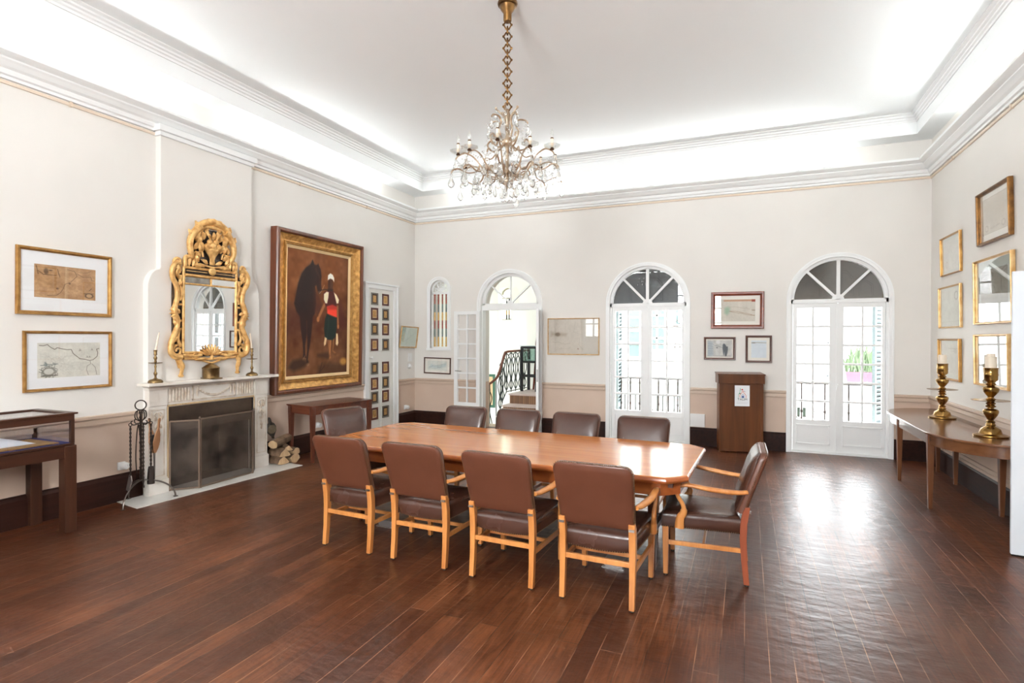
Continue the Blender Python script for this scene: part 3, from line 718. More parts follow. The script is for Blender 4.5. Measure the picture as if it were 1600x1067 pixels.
# brass pillar candlesticks and their candles
def brass_stick(y, x, rz, lb, h):
    t = thing('candlestick', lb, 'candlestick', (x, y, .752), rz, 'tall brass candlesticks on the console table')
    k = h/.625
    pr = [(0,0),(.128,0),(.132,.008),(.130,.016),(.10,.022),(.086,.03),(.082,.045),(.074,.068),(.055,.085),(.038,.094),(.034,.10),(.04,.108),(.034,.116),(.03,.128),(.038,.136),(.026,.146),(.022,.152),
          (.034,.17),(.052,.20),(.060,.225),(.058,.240),(.046,.25),(.024,.256),(.022,.262),(.038,.27),(.040,.278),(.026,.288),(.036,.298),(.038,.305),(.026,.312),(.03,.318),(.024,.323)]
    pr2 = [(.024,.327),(.034,.333),(.038,.341),(.026,.35),(.022,.358),(.024,.364),(.04,.385),(.056,.408),(.062,.432),(.058,.446),(.036,.455),(.026,.462),(.038,.472),(.04,.48),(.028,.488),(.03,.496),(.05,.512),(.052,.52),(.052,.556),(.055,.56),(.055,.566),(.052,.57),(.052,.615),(.055,.62),(.055,.625),(.046,.625),(.044,.60),(0,.60)]
    g = G(); g.lathe([(r, z*k) for r, z in pr], 32); obj('base', g, M_brass, t, smooth=45)
    g = G(); g.lathe([(.02,.322*k),(.14,.327*k),(.147,.332*k),(.14,.332*k),(.02,.328*k)], 40); obj('drip_pan', g, M_brass, t)
    g = G(); g.lathe([(r, z*k) for r, z in pr2], 32); obj('stem', g, M_brass, t, smooth=45)
    return t
brass_stick(7.74, 2.065, 0, 'tall brass candlestick on the console table, the one nearer the corner', .62)
brass_stick(6.44, 2.085, 0, 'tall brass candlestick on the console table, the one nearer the viewer', .635)
def pillar(x, y, z, r, h, lb, top):
    t = thing('pillar_candle', lb, 'candle', (x, y, z), 0, 'thick white candles in the brass candlesticks')
    g = G(); g.lathe([(0,0),(r,0),(r,h*.8),(r*.99,h*.82),(r*top,h*.84),(r*top*.98,h),(r*top*.8,h*.97),(0,h*.9)], 24); obj('wax', g, M_wax, t)
    g = G(); g.tube([(0,0,h*.88),(0.002,0,h*1.06)], .0018, 6); obj('wick', g, M_black, t)
pillar(2.065, 7.74, .752+.60*.992, .040, .125, 'thick pale candle in the brass candlestick nearer the corner', .95)
pillar(2.085, 6.44, .752+.60*1.016, .042, .155, 'thick white candle with stepped stub top in the nearer brass candlestick', .74)

# ------------------------------------------------------------------ wooden lectern and its paper sign
M_lect = wood('lectern_wood', (112,66,36), (72,40,22), 2, .3, 0, 4)
t = thing('lectern', 'tall dark brown wooden lectern standing between the two arched french windows', 'lectern', (-.06, 8.715, 0), R(13))
g = G(); g.box(-.295,.0,.012,.295,.215,1.005); obj('body', g, M_lect, t, smooth=0, bevel=.004)
g = G()
for s in (-1,1): g.box(min(s*.27,s*.302), -.012, 0, max(s*.27,s*.302), .03, 1.005)
obj('corner_post', g, M_lect, t, smooth=0, bevel=.002)
g = G(); g.prism([(-.03,1.0),(.225,1.0),(.225,1.14),(-.03,1.118)], 'x', -.318, .318); obj('top_box', g, M_lect, t, smooth=0, bevel=.004)
g = G(); g.prism([(-.036,1.118),(.23,1.14),(.23,1.158),(-.036,1.138)], 'x', -.325, .325); obj('lid', g, M_lect, t, smooth=0, bevel=.003)
s = thing('paper_sign', 'white paper sign with a small red, green and blue building logo taped on the lectern', 'sign', (-.045, 8.703, .825), R(13))
pic = Pic(.205, .30, 110, (236,240,242))
for q, c in (([(.25,.68),(.25,.43),(.31,.37),(.35,.37),(.40,.43)], (90,140,118)), ([(.33,.30),(.37,.14),(.42,.24),(.42,.32)], (96,160,130)), ([(.34,.24),(.33,.36)], (96,160,130))): pic.line(q, .02, c)
pic.poly([(.30,.42),(.30,.38),(.36,.35),(.40,.38),(.38,.42)], (90,150,120), .02)
pic.line([(.37,.58),(.33,.50),(.38,.42),(.47,.36),(.52,.27),(.56,.27),(.60,.35),(.70,.42),(.76,.50),(.76,.60)], .036, (222,140,124))
pic.ell(.50,.20,.055,.032,(206,58,36),.3); pic.line([(.62,.27),(.68,.30)], .02, (50,60,110)); pic.line([(.69,.30),(.74,.33)], .016, (230,150,150))
pic.line([(.45,.60),(.45,.50),(.50,.43),(.58,.43),(.63,.50),(.63,.60)], .022, (96,104,170)); pic.ell(.545,.55,.055,.06,(22,62,130),.3)
pic.line([(.40,.605),(.70,.605)], .012, (140,190,170))
for row, (x0, x1) in enumerate(((.15,.86),(.10,.90),(.17,.84))):
    v = .80+row*.042; x = x0; rr = random.Random(row)
    while x < x1:
        w = .03+.06*rr.random(); pic.line([(x,v),(min(x+w,x1),v)], .009, (150,152,156), .8); x += w+.022
canvas('sheet', .205, .30, pic, s, y=-.0)
g = G(); g.box(-.1025, .0005, -.15, .1025, .0025, .15); obj('backing', g, M_white, s, smooth=0)
cu = bpy.data.curves.new('sign_lettering', 'FONT'); cu.body = 'TALIM'; cu.size = .042; cu.align_x = 'CENTER'; cu.extrude = .0004
tmp = bpy.data.objects.new('tmp', cu); C.objects.link(tmp); dg = bpy.context.evaluated_depsgraph_get()
me = bpy.data.meshes.new_from_object(tmp.evaluated_get(dg)); bpy.data.objects.remove(tmp)
lt = bpy.data.objects.new('lettering', me); C.objects.link(lt); lt.parent = s; lt.location = (.003, -.001, -.066); lt.rotation_euler = (R(90), 0, 0); lt.scale = (1.15, 1, 1)
me.materials.clear(); me.materials.append(mat('black_ink', (48,48,52), .6))

# ------------------------------------------------------------------ glazed display case at the left wall
M_case = wood('case_wood', (74,42,28), (48,27,18), 1, .3, 0, 6); M_casez = wood('case_leg_wood', (76,44,28), (50,28,18), 2, .35, 0, 6)
t = thing('display_case', 'dark wooden table display case with glass sides at the left edge, under two framed maps', 'display case', (-5.55, 2.09, 0))
hx, hy = .292, .845
for sx in (-1,1):
    for sy in (-1,1):
        g = G(); cx, cy = sx*(hx-.045), sy*(hy-.045); g.box(cx-.045,cy-.045,0,cx+.045,cy+.045,.735); obj('leg', g, M_casez, t, smooth=0, bevel=.004)
g = G()
for q in ((-hx+.01,-hy+.05,-hx+.04,hy-.05),(hx-.04,-hy+.05,hx-.01,hy-.05),(-hx+.05,-hy+.01,hx-.05,-hy+.04),(-hx+.05,hy-.04,hx-.05,hy-.01)): g.box(q[0],q[1],.635,q[2],q[3],.733)
obj('apron', g, M_case, t, smooth=0)
kx, ky = hx-.008, hy-.012
g = G(); g.box(-kx,-ky,.735,kx,ky,.755); obj('case_bottom', g, M_case, t, smooth=0, bevel=.003)
g = G(); g.box(-kx+.02,-ky+.02,.755,kx-.02,ky-.02,.76); obj('lining', g, mat('blue_velvet', (46,48,104), .9), t, smooth=0)
for sx in (-1,1):
    for sy in (-1,1):
        g = G(); cx, cy = sx*(kx-.014), sy*(ky-.014); g.box(cx-.014,cy-.014,.755,cx+.014,cy+.014,.955); obj('corner_post', g, M_casez, t, smooth=0)
g = G()
for i, z0, z1, e in ((0,.945,.998,.0),(1,.998,1.014,.018)):
    o = kx+e; p = ky+e; w = .045+e
    g.box(-o,-p,z0,-o+w,p,z1); g.box(o-w,-p,z0,o,p,z1); g.box(-o+w,-p,z0,o-w,-p+w,z1); g.box(-o+w,p-w,z0,o-w,p,z1)
obj('lid_frame', g, M_case, t, smooth=0, bevel=.003)
g = G(); g.box(-kx+.04,-ky+.04,.999,kx-.04,ky-.04,1.004)
for q in ((-kx+.006,-ky+.02,-kx+.01,ky-.02),(kx-.01,-ky+.02,kx-.006,ky-.02),(-kx+.02,-ky+.006,kx-.02,-ky+.01),(-kx+.02,ky-.01,kx-.02,ky-.006)): g.box(q[0],q[1],.757,q[2],q[3],.945)
obj('glass', g, glass('case_glass', (.97,.98,1), .05), t, smooth=0)
b = thing('open_book', 'large open book with white pages and tan cover lying inside the glass display case', 'book', (-5.53, 2.37, .762))
g = G(); g.loft([[(x,y,z) for x, z in ((-.19,0),(.22,0),(.22,.006+.012*k),(-.19,.006+.012*k))] for y, k in ((-.42,0),(-.2,.3),(0,.5),(.2,.3),(.46,0))]); obj('cover', g, mat('tan_parchment', (176,136,78), .6, var=(8,.35,.65), col2=(140,102,54)), b)
g = G(); n = 14
top = [(-.17+.30*i/n, .022+.075*math.sin(PI*min(1, (i/n)*1.1))**.7*(1-.45*i/n)) for i in range(n+1)]
g.loft([[(x, y, .012)for x, z in ((top[-1][0],0),)]+[(top[0][0],y,.012)]+[(x, y, .012+(z-.012)*k) for x, z in top] for y, k in ((-.40,1),(0,1.05),(.15,.9),(.27,.4),(.34,.05))]); obj('pages', g, mat('white_pages', (236,236,240), .7), b, smooth=60)

# ------------------------------------------------------------------ tall white panel at the right edge
t = thing('white_panel', 'tall plain white panel standing out from the right wall beside the console table', 'panel', (1.87, 5.38, .012), R(-8))
g = G(); g.box(0,-.0,0,.40,.035,2.155); obj('board', g, mat('panel_white', (228,234,240), .4), t, smooth=0, bevel=.003)
g = G(); g.box(.004,.002,-.012,.40,.033,0); obj('base_shadow', g, M_dark, t, smooth=0)  # dark strip stands in for the shadow under the panel
# meter cover on the dado
t = thing('wall_cover', 'square white cover plate on the taupe dado beside the middle arched window', 'wall plate', (-.69, YB, .385))
g = G(); g.box(-.105,-.035,-.1,.112,0,.1); obj('cover', g, M_white, t, smooth=0, bevel=.004)
g = G(); g.lathe([(0,0),(.008,0),(.008,.01),(0,.012)], 8, (0,0,0)); g.xf(Matrix.Translation((-.112,-.02,-.06)) @ Matrix.Rotation(R(90),4,'X')); obj('screw', g, M_rail, t)
for y, z, lb in ((3.66,.352,'white round wall socket on the dado left of the fireplace'),(6.44,.365,'white round wall socket on the dado under the mahogany side table'),(8.75,.368,'white round wall socket on the dado right of the white door')):
    t = thing('wall_socket', lb, 'socket', (XL, y, z), PI/2, 'round white sockets on the left wall')
    g = G(); g.box(-.045,-.02,-.04,.03,0,.04); obj('plate', g, M_white, t, smooth=0, bevel=.006)
    g = G(); g.lathe([(0,0),(.036,0),(.036,.045),(.03,.055),(.014,.055),(.012,.045),(0,.045)], 20); g.xf(Matrix.Translation((.01,-.015,0)) @ Matrix.Rotation(R(90),4,'X')); obj('socket_head', g, M_white, t)
t = thing('light_switch', 'white light switch plate on the left wall beside the corner, under the small gilt picture', 'switch', (XL, 8.9, 1.29), PI/2)
g = G(); g.box(-.06,-.012,-.08,.06,0,.08); obj('plate', g, M_white, t, smooth=0, bevel=.003)
g = G(); g.box(-.02,-.018,-.03,.02,-.012,.03); obj('rocker', g, M_white, t, smooth=0, bevel=.002)
t = thing('dimmer_knob', 'small round white dial on the left wall below the switch plate', 'dial', (XL, 8.88, 1.125), PI/2)
g = G(); g.lathe([(0,0),(.05,0),(.05,.015),(.034,.02),(.03,.05),(0,.052)], 20); g.xf(Matrix.Rotation(R(90),4,'X')); obj('dial', g, M_white, t)

# ------------------------------------------------------------------ fireplace
M_marble = mat('white_marble', (238,232,224), .28, var=(3.5, .35, .6), col2=(222,212,200), spec=.5)
M_marbled = mat('carved_marble', (228,216,202), .4, var=(14, .35, .6), col2=(196,176,154), bump=(40,.2))
t = thing('fireplace_surround', 'white carved marble fireplace surround with mantel shelf against the chimney breast', 'fireplace', (XL, 4.62, 0), PI/2)
# local: x along wall (+x = away from viewer), -y into the room
fy = -.135
yb = -.075
for x0, x1 in ((-.775,-.575),(.575,.775)):
    g = G(); g.box(x0,fy,.16,x1,yb,.93); g.box(x0-.012,fy-.014,0,x1+.012,yb,.15); g.box(x0-.004,fy-.006,.15,x1+.004,yb,.165)
    g.box(x0+.0,fy-.012,.93,x1,yb,1.125); g.box(x0-.01,fy-.02,1.10,x1+.01,yb,1.13)
    p = obj('pilaster', g, M_marble, t, smooth=0, bevel=.004)
    cx = (x0+x1)/2; g = G()
    for q in ((x0+.03,.19,x0+.038,.89),(x1-.038,.19,x1-.03,.89),(x0+.03,.19,x1-.03,.198),(x0+.03,.882,x1-.03,.89)): g.box(q[0],fy-.005,q[1],q[2],fy,q[3])
    for s in (-1,1):
        g.tube([(cx+s*(.018+.026*math.sin(k*PI)),fy-.006,.86-.05*k) for k in np.linspace(0,1,8)], .006, 6)
        g.ell((cx+s*.035,fy-.005,.80), (.02,.012,.03), 8, 5, (0,s*.4,0)); g.ell((cx+s*.022,fy-.006,.72), (.016,.012,.034), 8, 5, (0,-s*.5,0)); g.ell((cx+s*.02,fy-.005,.63), (.013,.01,.03), 8, 5, (0,s*.5,0))
    g.tube([(cx+.012*math.sin(z*40),fy-.006,z) for z in np.linspace(.52,.86,16)], .007, 6); g.ell((cx,fy-.008,.56), (.02,.014,.03), 8, 5); g.ell((cx,fy-.006,.51), (.012,.01,.022), 8, 5)
    obj('carving', g, M_marbled, p, smooth=60)
g = G(); g.box(-.575,fy+.004,.935,.575,yb,1.13); g.box(-.575,fy+.012,.905,.575,yb,.935)
obj('frieze', g, M_marble, t, smooth=0)
for x0, x1 in ((-.555,-.305),(.305,.555)):               # fluting and swag
    g = G(); n = 7
    for i in range(n):
        x = x0+(x1-x0)*(i+.5)/n; g.tube([(x,fy+.002,.965),(x,fy+.002,1.10)], .0125, 8)
    g.box(x0,fy-.002,1.104,x1,fy+.01,1.114); g.box(x0,fy-.002,.95,x1,fy+.01,.96)
    obj('fluting', g, M_marbled, t, smooth=60)
g = G()
for q in ((-.285,.95,.285,.965),(-.285,1.10,.285,1.115),(-.285,.95,-.27,1.115),(.27,.95,.285,1.115)): g.box(q[0],fy-.008,q[1],q[2],fy+.01,q[3])
sw = [(x, fy-.002, 1.075-.085*(1-(x/.215)**2)) for x in np.linspace(-.215,.215,26)]
g.tube(sw, [.006+.011*(1-abs(i-12.5)/12.5) for i in range(26)], 7)
for i, q in enumerate(sw): g.ell((q[0],q[1]-.006,q[2]+.006*(-1)**i), (.011,.008,.011), 6, 4)
for s in (-1,1): g.tube([(s*.215,fy-.002,1.08),(s*.225,fy-.003,1.03),(s*.215,fy-.002,.985)], [.012,.01,.004], 6); g.ell((s*.215,fy-.004,1.08), (.018,.01,.018), 8, 5)
obj('swag_panel', g, M_marbled, t, smooth=50)
g = G()
for x in np.linspace(-.56,.56,66): g.ell((x,fy+.004,.92), (.0085,.01,.012), 6, 4)
for s in (-1,1):
    for z in np.linspace(.03,.90,52): g.ell((s*.566,fy+.0,z), (.009,.01,.0095), 6, 4)
obj('beading', g, mat('aged_beading', (206,178,138), .45), t, smooth=60)
g = G(); g.box(-.80,fy-.035,1.13,.80,yb+.0,1.148); g.box(-.86,-.265,1.148,.845,yb+.0,1.18); obj('mantel_shelf', g, M_marble, t, smooth=0, bevel=.006)
g = G(); g.box(-.55,-.112,.63,.55,-.10,.905); obj('hood_plate', g, mat('bronze_hood', (92,76,64), .35, metal=.6, var=(3,.35,.65), col2=(66,54,46)), t, smooth=0)
g = G(); g.box(-.575,-.11,.0,-.545,yb,.90); g.box(.545,-.11,0,.575,yb,.90); obj('inner_slip', g, M_dark, t, smooth=0)
# hearth slab
g = G(); g.add([(XL+.0,3.60,0.006),(-5.40,3.535,.006),(-5.275,5.575,.006),(XL+.0,5.64,.006),(XL+.0,3.60,-.01),(-5.40,3.535,-.01),(-5.275,5.575,-.01),(XL+.0,5.64,-.01)], [(0,1,2,3),(7,6,5,4),(0,4,5,1),(1,5,6,2),(2,6,7,3),(3,7,4,0)])
struct('trim_9', g, mat('hearth_marble', (222,220,214), .3, var=(4,.3,.7), col2=(206,202,196)), smooth=0)
# folding mesh screen
def mesh_mat():
    m, nt, b, N, L = newmat('screen_mesh'); b.inputs['Base Color'].default_value = (*lin((96,82,72)),1); b.inputs['Roughness'].default_value = .45; b.inputs['Metallic'].default_value = .5
    nz = noise_node(nt, 4.5, (1,1,1), 3); r = ramp(nt, nz.outputs[0], [(.35, lin((62,52,46))), (.7, lin((128,112,98)))]); L(r.outputs[0], b.inputs['Base Color'])
    tr = N('ShaderNodeBsdfTransparent'); mx = N('ShaderNodeMixShader'); mx.inputs[0].default_value = .62
    L(tr.outputs[0], mx.inputs[1]); L(b.outputs[0], mx.inputs[2]); L(mx.outputs[0], nt.nodes['Material Output'].inputs[0]); return m
t = thing('fire_screen', 'folding dark metal mesh fire screen standing in front of the fireplace opening', 'fire screen', (-5.52, 4.6, .006))
sp_ = [Vector((-5.690,4.065,0)),Vector((-5.500,4.285,0)),Vector((-5.515,5.005,0)),Vector((-5.665,5.165,0))]; o_ = Vector((-5.52,4.6,0)); Hs = .755
Mm = mesh_mat(); Mf = mat('screen_frame', (128,110,96), .35, metal=.8)
for i in range(3):
    a, b = sp_[i]-o_, sp_[i+1]-o_; d = (b-a).normalized()*.008; a, b = a+d, b-d
    g = G(); up = Vector((0,0,1)); ht = Hs*(1 if i else .985)
    for p, q in ((a,a+up*ht),(b,b+up*ht),(a+up*.012,b+up*.012),(a+up*ht,b+up*ht)): g.bar(p, q, .016, .016, up=(d.y,-d.x,0) if abs(p.z-q.z) > .1 else (0,0,1))
    pf = obj('screen_panel', g, Mf, t, smooth=0)
    g = G(); g.add([a+up*.012,b+up*.012,b+up*ht,a+up*ht], [(0,1,2,3)]); obj('mesh', g, Mm, pf, smooth=0, recalc=False)
g = G(); g.ell((sp_[1]-o_)+Vector((0,0,Hs+.012)), (.012,.012,.016)); obj('finial', g, Mf, t)
# fire-tool stand with hanging tools
sx_, sy_ = -5.60, 3.705
t = thing('fire_tool_stand', 'wrought iron fire tool stand with ring top and arched feet left of the fireplace', 'fire tool stand', (sx_, sy_, .006))
g = G(); g.tube([(0,0,.2),(0,0,.90)], .011, 8); tw = [(.011*math.cos(k*.9),.011*math.sin(k*.9),.2+k*.012) for k in range(56)]; g.tube(tw, .005, 5); obj('post', g, M_iron, t)
for a, fr in ((R(-62), .30), (R(58), .30), (R(180), .19)):
    g = G(); c, s_ = math.cos(a), math.sin(a); g.tube([(fr*c*math.sin(q), fr*s_*math.sin(q), .205*math.cos(q)+.004) for q in np.linspace(.02, PI/2, 12)], .011, 8, flat=.6)
    g.box(fr*c-.016,fr*s_-.016,0,fr*c+.016,fr*s_+.016,.008); obj('foot', g, mat('steel_foot', (112,104,98), .35, metal=.8), t)
g = G(); cr = Vector((.39,.92,0)); g.tube([cr*.048*math.cos(q)+Vector((0,0,.965+.048*math.sin(q))) for q in np.linspace(0,2*PI,25)[:-1]], .006, 8, closed=True); obj('ring', g, M_iron, t)
g = G()
for a in (0, PI/2, PI, 3*PI/2):
    c, s_ = math.cos(a), math.sin(a)
    g.tube(catmull([(.0,0,.80),(.055*c,.055*s_,.84),(.05*c,.05*s_,.90),(.012*c,.012*s_,.915),(.02*c,.02*s_,.88)],5), .0055, 6)
    g.tube(catmull([(0,0,.79),(.06*c,.06*s_,.775),(.09*c,.09*s_,.785),(.095*c,.095*s_,.81),(.08*c,.08*s_,.815)],5), .0055, 6)
obj('scroll_hooks', g, M_iron, t)
def tool(nm, lb, cat, a, build):
    q = thing(nm, lb, cat, (sx_+.088*math.cos(a), sy_+.088*math.sin(a), 0), a, 'fire tools hanging on the stand'); build(q)
def twist(g, z0, z1, r=.007):
    g.tube([(0,0,z0),(0,0,z1)], r, 8); n = int((z1-z0)/.01)
    for k in range(2): g.tube([(r*math.cos(i*.8+k*PI),r*math.sin(i*.8+k*PI),z0+(z1-z0)*i/n) for i in range(n+1)], r*.55, 5)
    g.tube([(.014*math.cos(q_),0,z1+.014+.014*math.sin(q_)) for q_ in np.linspace(0,2*PI,13)[:-1]], .004, 6, closed=True)
def b_shovel(q):
    g = G(); twist(g, .27, .77); obj('shaft', g, M_iron, q)
    g = G(); g.loft([[(-.004,-.03,.28),(.004,-.03,.28),(.004,.03,.28),(-.004,.03,.28)],[(-.002,-.062,.235),(.006,-.062,.235),(.006,.062,.235),(-.002,.062,.235)],[(.02,-.058,.13),(.026,-.058,.13),(.026,.058,.13),(.02,.058,.13)]]); obj('blade', g, mat('shovel_steel', (170,162,156), .35, metal=.8), q, smooth=0)
def b_poker(q):
    g = G(); twist(g, .20, .77); g.tube([(0,0,.2),(.0,0,.17),(.02,0,.165),(.035,0,.185)], [.007,.007,.006,.003], 7); obj('shaft', g, M_iron, q)
def b_brush(q):
    g = G(); twist(g, .33, .77); obj('shaft', g, M_iron, q)
    g = G(); g.lathe([(0,.34),(.022,.34),(.028,.31),(.036,.20),(.034,.165),(0,.165)], 14); obj('bristles', g, mat('bristle', (44,32,26), .8, bump=(80,.5)), q)
def b_tongs(q):
    g = G()
    for s in (-1,1): g.tube(catmull([(0,0,.77),(0,s*.012,.68),(0,s*.022,.45),(0,s*.015,.25),(0,s*.03,.19)],5), .006, 6)
    obj('tongs', g, M_iron, q)
tool('fire_shovel', 'iron fire shovel with pale blade hanging on the fire tool stand', 'fire tool', R(-110), b_shovel)
tool('fire_poker', 'twisted iron poker hanging on the front of the fire tool stand', 'fire tool', R(-20), b_poker)
tool('hearth_brush', 'dark round hearth brush hanging on the fireplace side of the tool stand', 'fire tool', R(70), b_brush)
tool('fire_tongs', 'black iron fire tongs hanging at the wall side of the tool stand', 'fire tool', R(160), b_tongs)
# hand bellows hanging on the stand's fireplace side
t = thing('hand_bellows', 'small bellows with two tan wooden handles and black leather beside the fire tool stand', 'bellows', (-5.615, 3.855, .40), R(20))
for s in (-1,1):
    g = G(); rings = []
    for z, w in ((.06,.012),(.10,.035),(.18,.05),(.26,.036),(.31,.014),(.36,.013),(.405,.018),(.42,.008)):
        c = s*(.006+.05*max(0,(z-.06))/.36); rings.append([(c+dx*.006, dy*w, z) for dx, dy in ((-1,-1),(1,-1),(1,1),(-1,1))])
    g.loft(rings); obj('handle_board', g, mat('bellows_wood_%d' % s, (176,126,88), .45), t, smooth=0, bevel=.004)
g = G(); rings = []
for z, w, q in ((.06,.010,.008),(.10,.030,.012),(.18,.042,.02),(.25,.03,.026)): rings.append([(math.cos(k)*q, math.sin(k)*w, z) for k in np.linspace(0,2*PI,13)[:-1]])
g.loft(rings); obj('leather', g, M_black, t)
g = G(); g.tube([(0,0,.07),(0,0,-.06),(0,0,-.20)], [.011,.009,.006], 10); obj('nozzle', g, M_steel, t)
# stacked firewood and carved bellows right of the fireplace
M_bark = mat('firewood_bark', (132,106,82), .8, var=(12,.35,.65), col2=(92,70,52), bump=(30,.5)); M_cut = mat('split_wood', (204,174,136), .7, var=(20,.3,.7), col2=(172,138,100), sv=(1,1,.2))
def log(c, ln, r, rx, rz, lb, wedge):
    t = thing('firewood_log', lb, 'log', c, rz, 'split logs stacked right of the fireplace')
    rr = random.Random(lb); n = 9 if not wedge else 7
    base = [(r*(.8+.35*rr.random())*math.cos(2*PI*k/n), r*(.62+.3*rr.random())*math.sin(2*PI*k/n)) for k in range(n)]
    if wedge: base = [(-r,-.45*r),(-.3*r,-.6*r),(.6*r,-.58*r),(1.05*r,-.4*r),(.55*r,.2*r),(.05*r,.66*r),(-.7*r,.2*r)]
    g = G(); ks = (0,.12,.5,.85,1)
    g.loft([[( x*(1-.1*abs(k-.5))+.006*rr.random(), -ln/2+ln*k, z*(1-.1*abs(k-.5))+.006*rr.random()) for x, z in base] for k in ks])
    g.m = [0]*(len(g.f)-2)+[1,1]
    for i in range(len(g.f)-2):
        if i % n in ((0,1) if wedge else (4,5)): g.m[i] = 1
    obj('billet', g, [M_bark, M_cut], t, smooth=25, rot=(rx,0,0))
LX = -5.66
for c, ln, r, rx, rz, lb, w in (((LX,5.52,.058),.30,.085,0,R(78),'split log at the bottom left of the firewood stack by the fireplace',True),
        ((LX+.02,5.68,.055),.30,.075,0,R(84),'split log at the bottom right of the firewood stack by the fireplace',False),
        ((LX,5.54,.150),.30,.085,0,R(80),'wedge of wood lying second from the bottom on the left of the firewood stack',True),
        ((LX+.02,5.71,.138),.30,.062,0,R(84),'short pale log on the right of the firewood stack, its cut end facing out',False),
        ((LX+.0,5.66,.206),.32,.058,R(3),R(60),'split log slanting across the firewood stack, second from the top',True),
        ((LX-.03,5.615,.275),.36,.072,R(6),R(14),'long greyish log topmost on the firewood stack',False)): log(c, ln, r, rx, rz, lb, w)
t = thing('carved_bellows', 'dark carved wooden bellows leaning on the firewood beside the fireplace', 'bellows', (-5.70, 5.50, .335), R(75), rx=R(8)); t.scale = (.68,.68,.62)
Mcb = mat('carved_dark_wood', (62,54,44), .4, var=(25,.35,.65), col2=(30,26,22), bump=(45,.8))
g = G(); rings = []
for z, w in ((0,.022),(.05,.028),(.08,.05),(.16,.095),(.24,.105),(.32,.075),(.36,.035),(.44,.028),(.47,.015)): rings.append([(math.cos(k)*w, math.sin(k)*.03, z) for k in np.linspace(0,2*PI,17)[:-1]])
g.loft(rings); obj('body', g, Mcb, t, rot=(0,R(-14),0))
g = G()
for q in range(3): g.tube([(.075*math.cos(a)*(1-.28*q), -.03, .215+.085*math.sin(a)*(1-.28*q)) for a in np.linspace(0,2*PI,21)[:-1]], .008, 6, closed=True)
g.ell((0,-.03,.215),(.02,.014,.024)); obj('carving', g, mat('carving_pale', (112,98,76), .4), t, rot=(0,R(-14),0))  # raised rings and boss in a paler brown than the body
g = G(); g.ell((0,-.024,.03),(.012,.01,.012)); obj('stud', g, M_brass, t, rot=(0,R(-14),0))
# mantel ornaments
def mantel_stick(y, lb, lbc, lean):
    t = thing('mantel_candlestick', lb, 'candlestick', (-5.655, y, 1.18), 0, 'slim brass candlesticks on the mantelpiece')
    g = G(); g.lathe([(0,0),(.068,0),(.07,.008),(.064,.022),(.05,.034),(.022,.042),(.012,.05),(.010,.07),(.016,.085),(.018,.10),(.010,.115),(.008,.15),(.012,.17),(.008,.185),(.010,.20)], 24); obj('base', g, M_brassdull, t, smooth=45)
    g = G(); g.lathe([(.008,.198),(.06,.204),(.066,.21),(.06,.209),(.008,.206)], 28); obj('drip_pan', g, M_brassdull, t)
    g = G(); g.lathe([(.008,.204),(.014,.22),(.010,.232),(.016,.25),(.018,.26),(.010,.275),(.009,.285),(.016,.29),(.017,.30),(.014,.305),(.017,.335),(.018,.34),(.012,.34),(.011,.32),(0,.32)], 20); obj('stem', g, M_brassdull, t, smooth=45)
    c = thing('taper_candle', lbc, 'candle', (-5.655, y, 1.18+.321), 0, 'thin candles on the mantelpiece')
    g = G(); g.tube([(0,0,0),(lean*.2,lean*.3,.06),(lean*.6,lean*.8,.13),(lean,lean*1.4,.205)], [.0105,.010,.009,.007], 10); obj('wax', g, M_wax, c)
    g = G(); g.tube([(lean,lean*1.4,.203),(lean,lean*1.4,.213)], .0012, 5); obj('wick', g, M_black, c)
mantel_stick(3.895, 'slim brass candlestick on the mantelpiece left of the gilt mirror', 'thin leaning ivory candle on the mantelpiece left of the mirror', .02)
mantel_stick(5.12, 'slim brass candlestick on the mantelpiece right of the gilt mirror', 'thin ivory candle on the mantelpiece right of the mirror', -.012)
t = thing('brass_box', 'round lidded brass box on the mantelpiece below the mirror', 'box', (-5.655, 4.545, 1.18), R(-8))
g = G(); g.lathe([(0,0),(.092,0),(.092,.008),(.088,.012),(.088,.115),(.09,.12)], 28); obj('body', g, M_brassdull, t, smooth=40)
g = G(); g.lathe([(.092,.116),(.093,.126),(.086,.132),(.05,.158),(.012,.178),(0,.18)], 28); obj('lid', g, M_brassdull, t, smooth=40)
g = G(); g.box(-.115,-.07,-.0,.115,.07,.012); obj('base_plate', g, M_brassdull, t, smooth=0, bevel=.002)

# ------------------------------------------------------------------ framed pictures
M_picglass = glass('picture_glass', (1,1,1), .035, 0, 0, 4.5, .8)
M_mount = mat('mount_board', (240,237,228), .8); M_mountw = mat('white_mount', (246,247,248), .8); M_mountg = mat('grey_green_mount', (214,222,214), .8)
M_giltf = mat('gilt_frame', (190,146,84), .32, metal=.7, var=(16,.3,.7), col2=(150,106,54)); M_giltl = mat('pale_gilt_frame', (212,180,132), .35, metal=.65, var=(14,.3,.7), col2=(186,142,84))
M_giltd = mat('dark_gilt_frame', (134,92,44), .35, metal=.7, var=(16,.3,.7), col2=(84,54,24))
M_redw = wood('red_wood_frame', (132,60,34), (92,38,22), 0, .3); M_brw = wood('brown_wood_frame', (94,50,32), (62,32,22), 0, .35)
ROT = {'L': PI/2, 'B': 0, 'R': -PI/2}
def wall_loc(side, a, z, off=.004):
    return {'L': (XL+off, a, z), 'B': (a, YB-off, z), 'R': (XR-off, a, z)}[side]
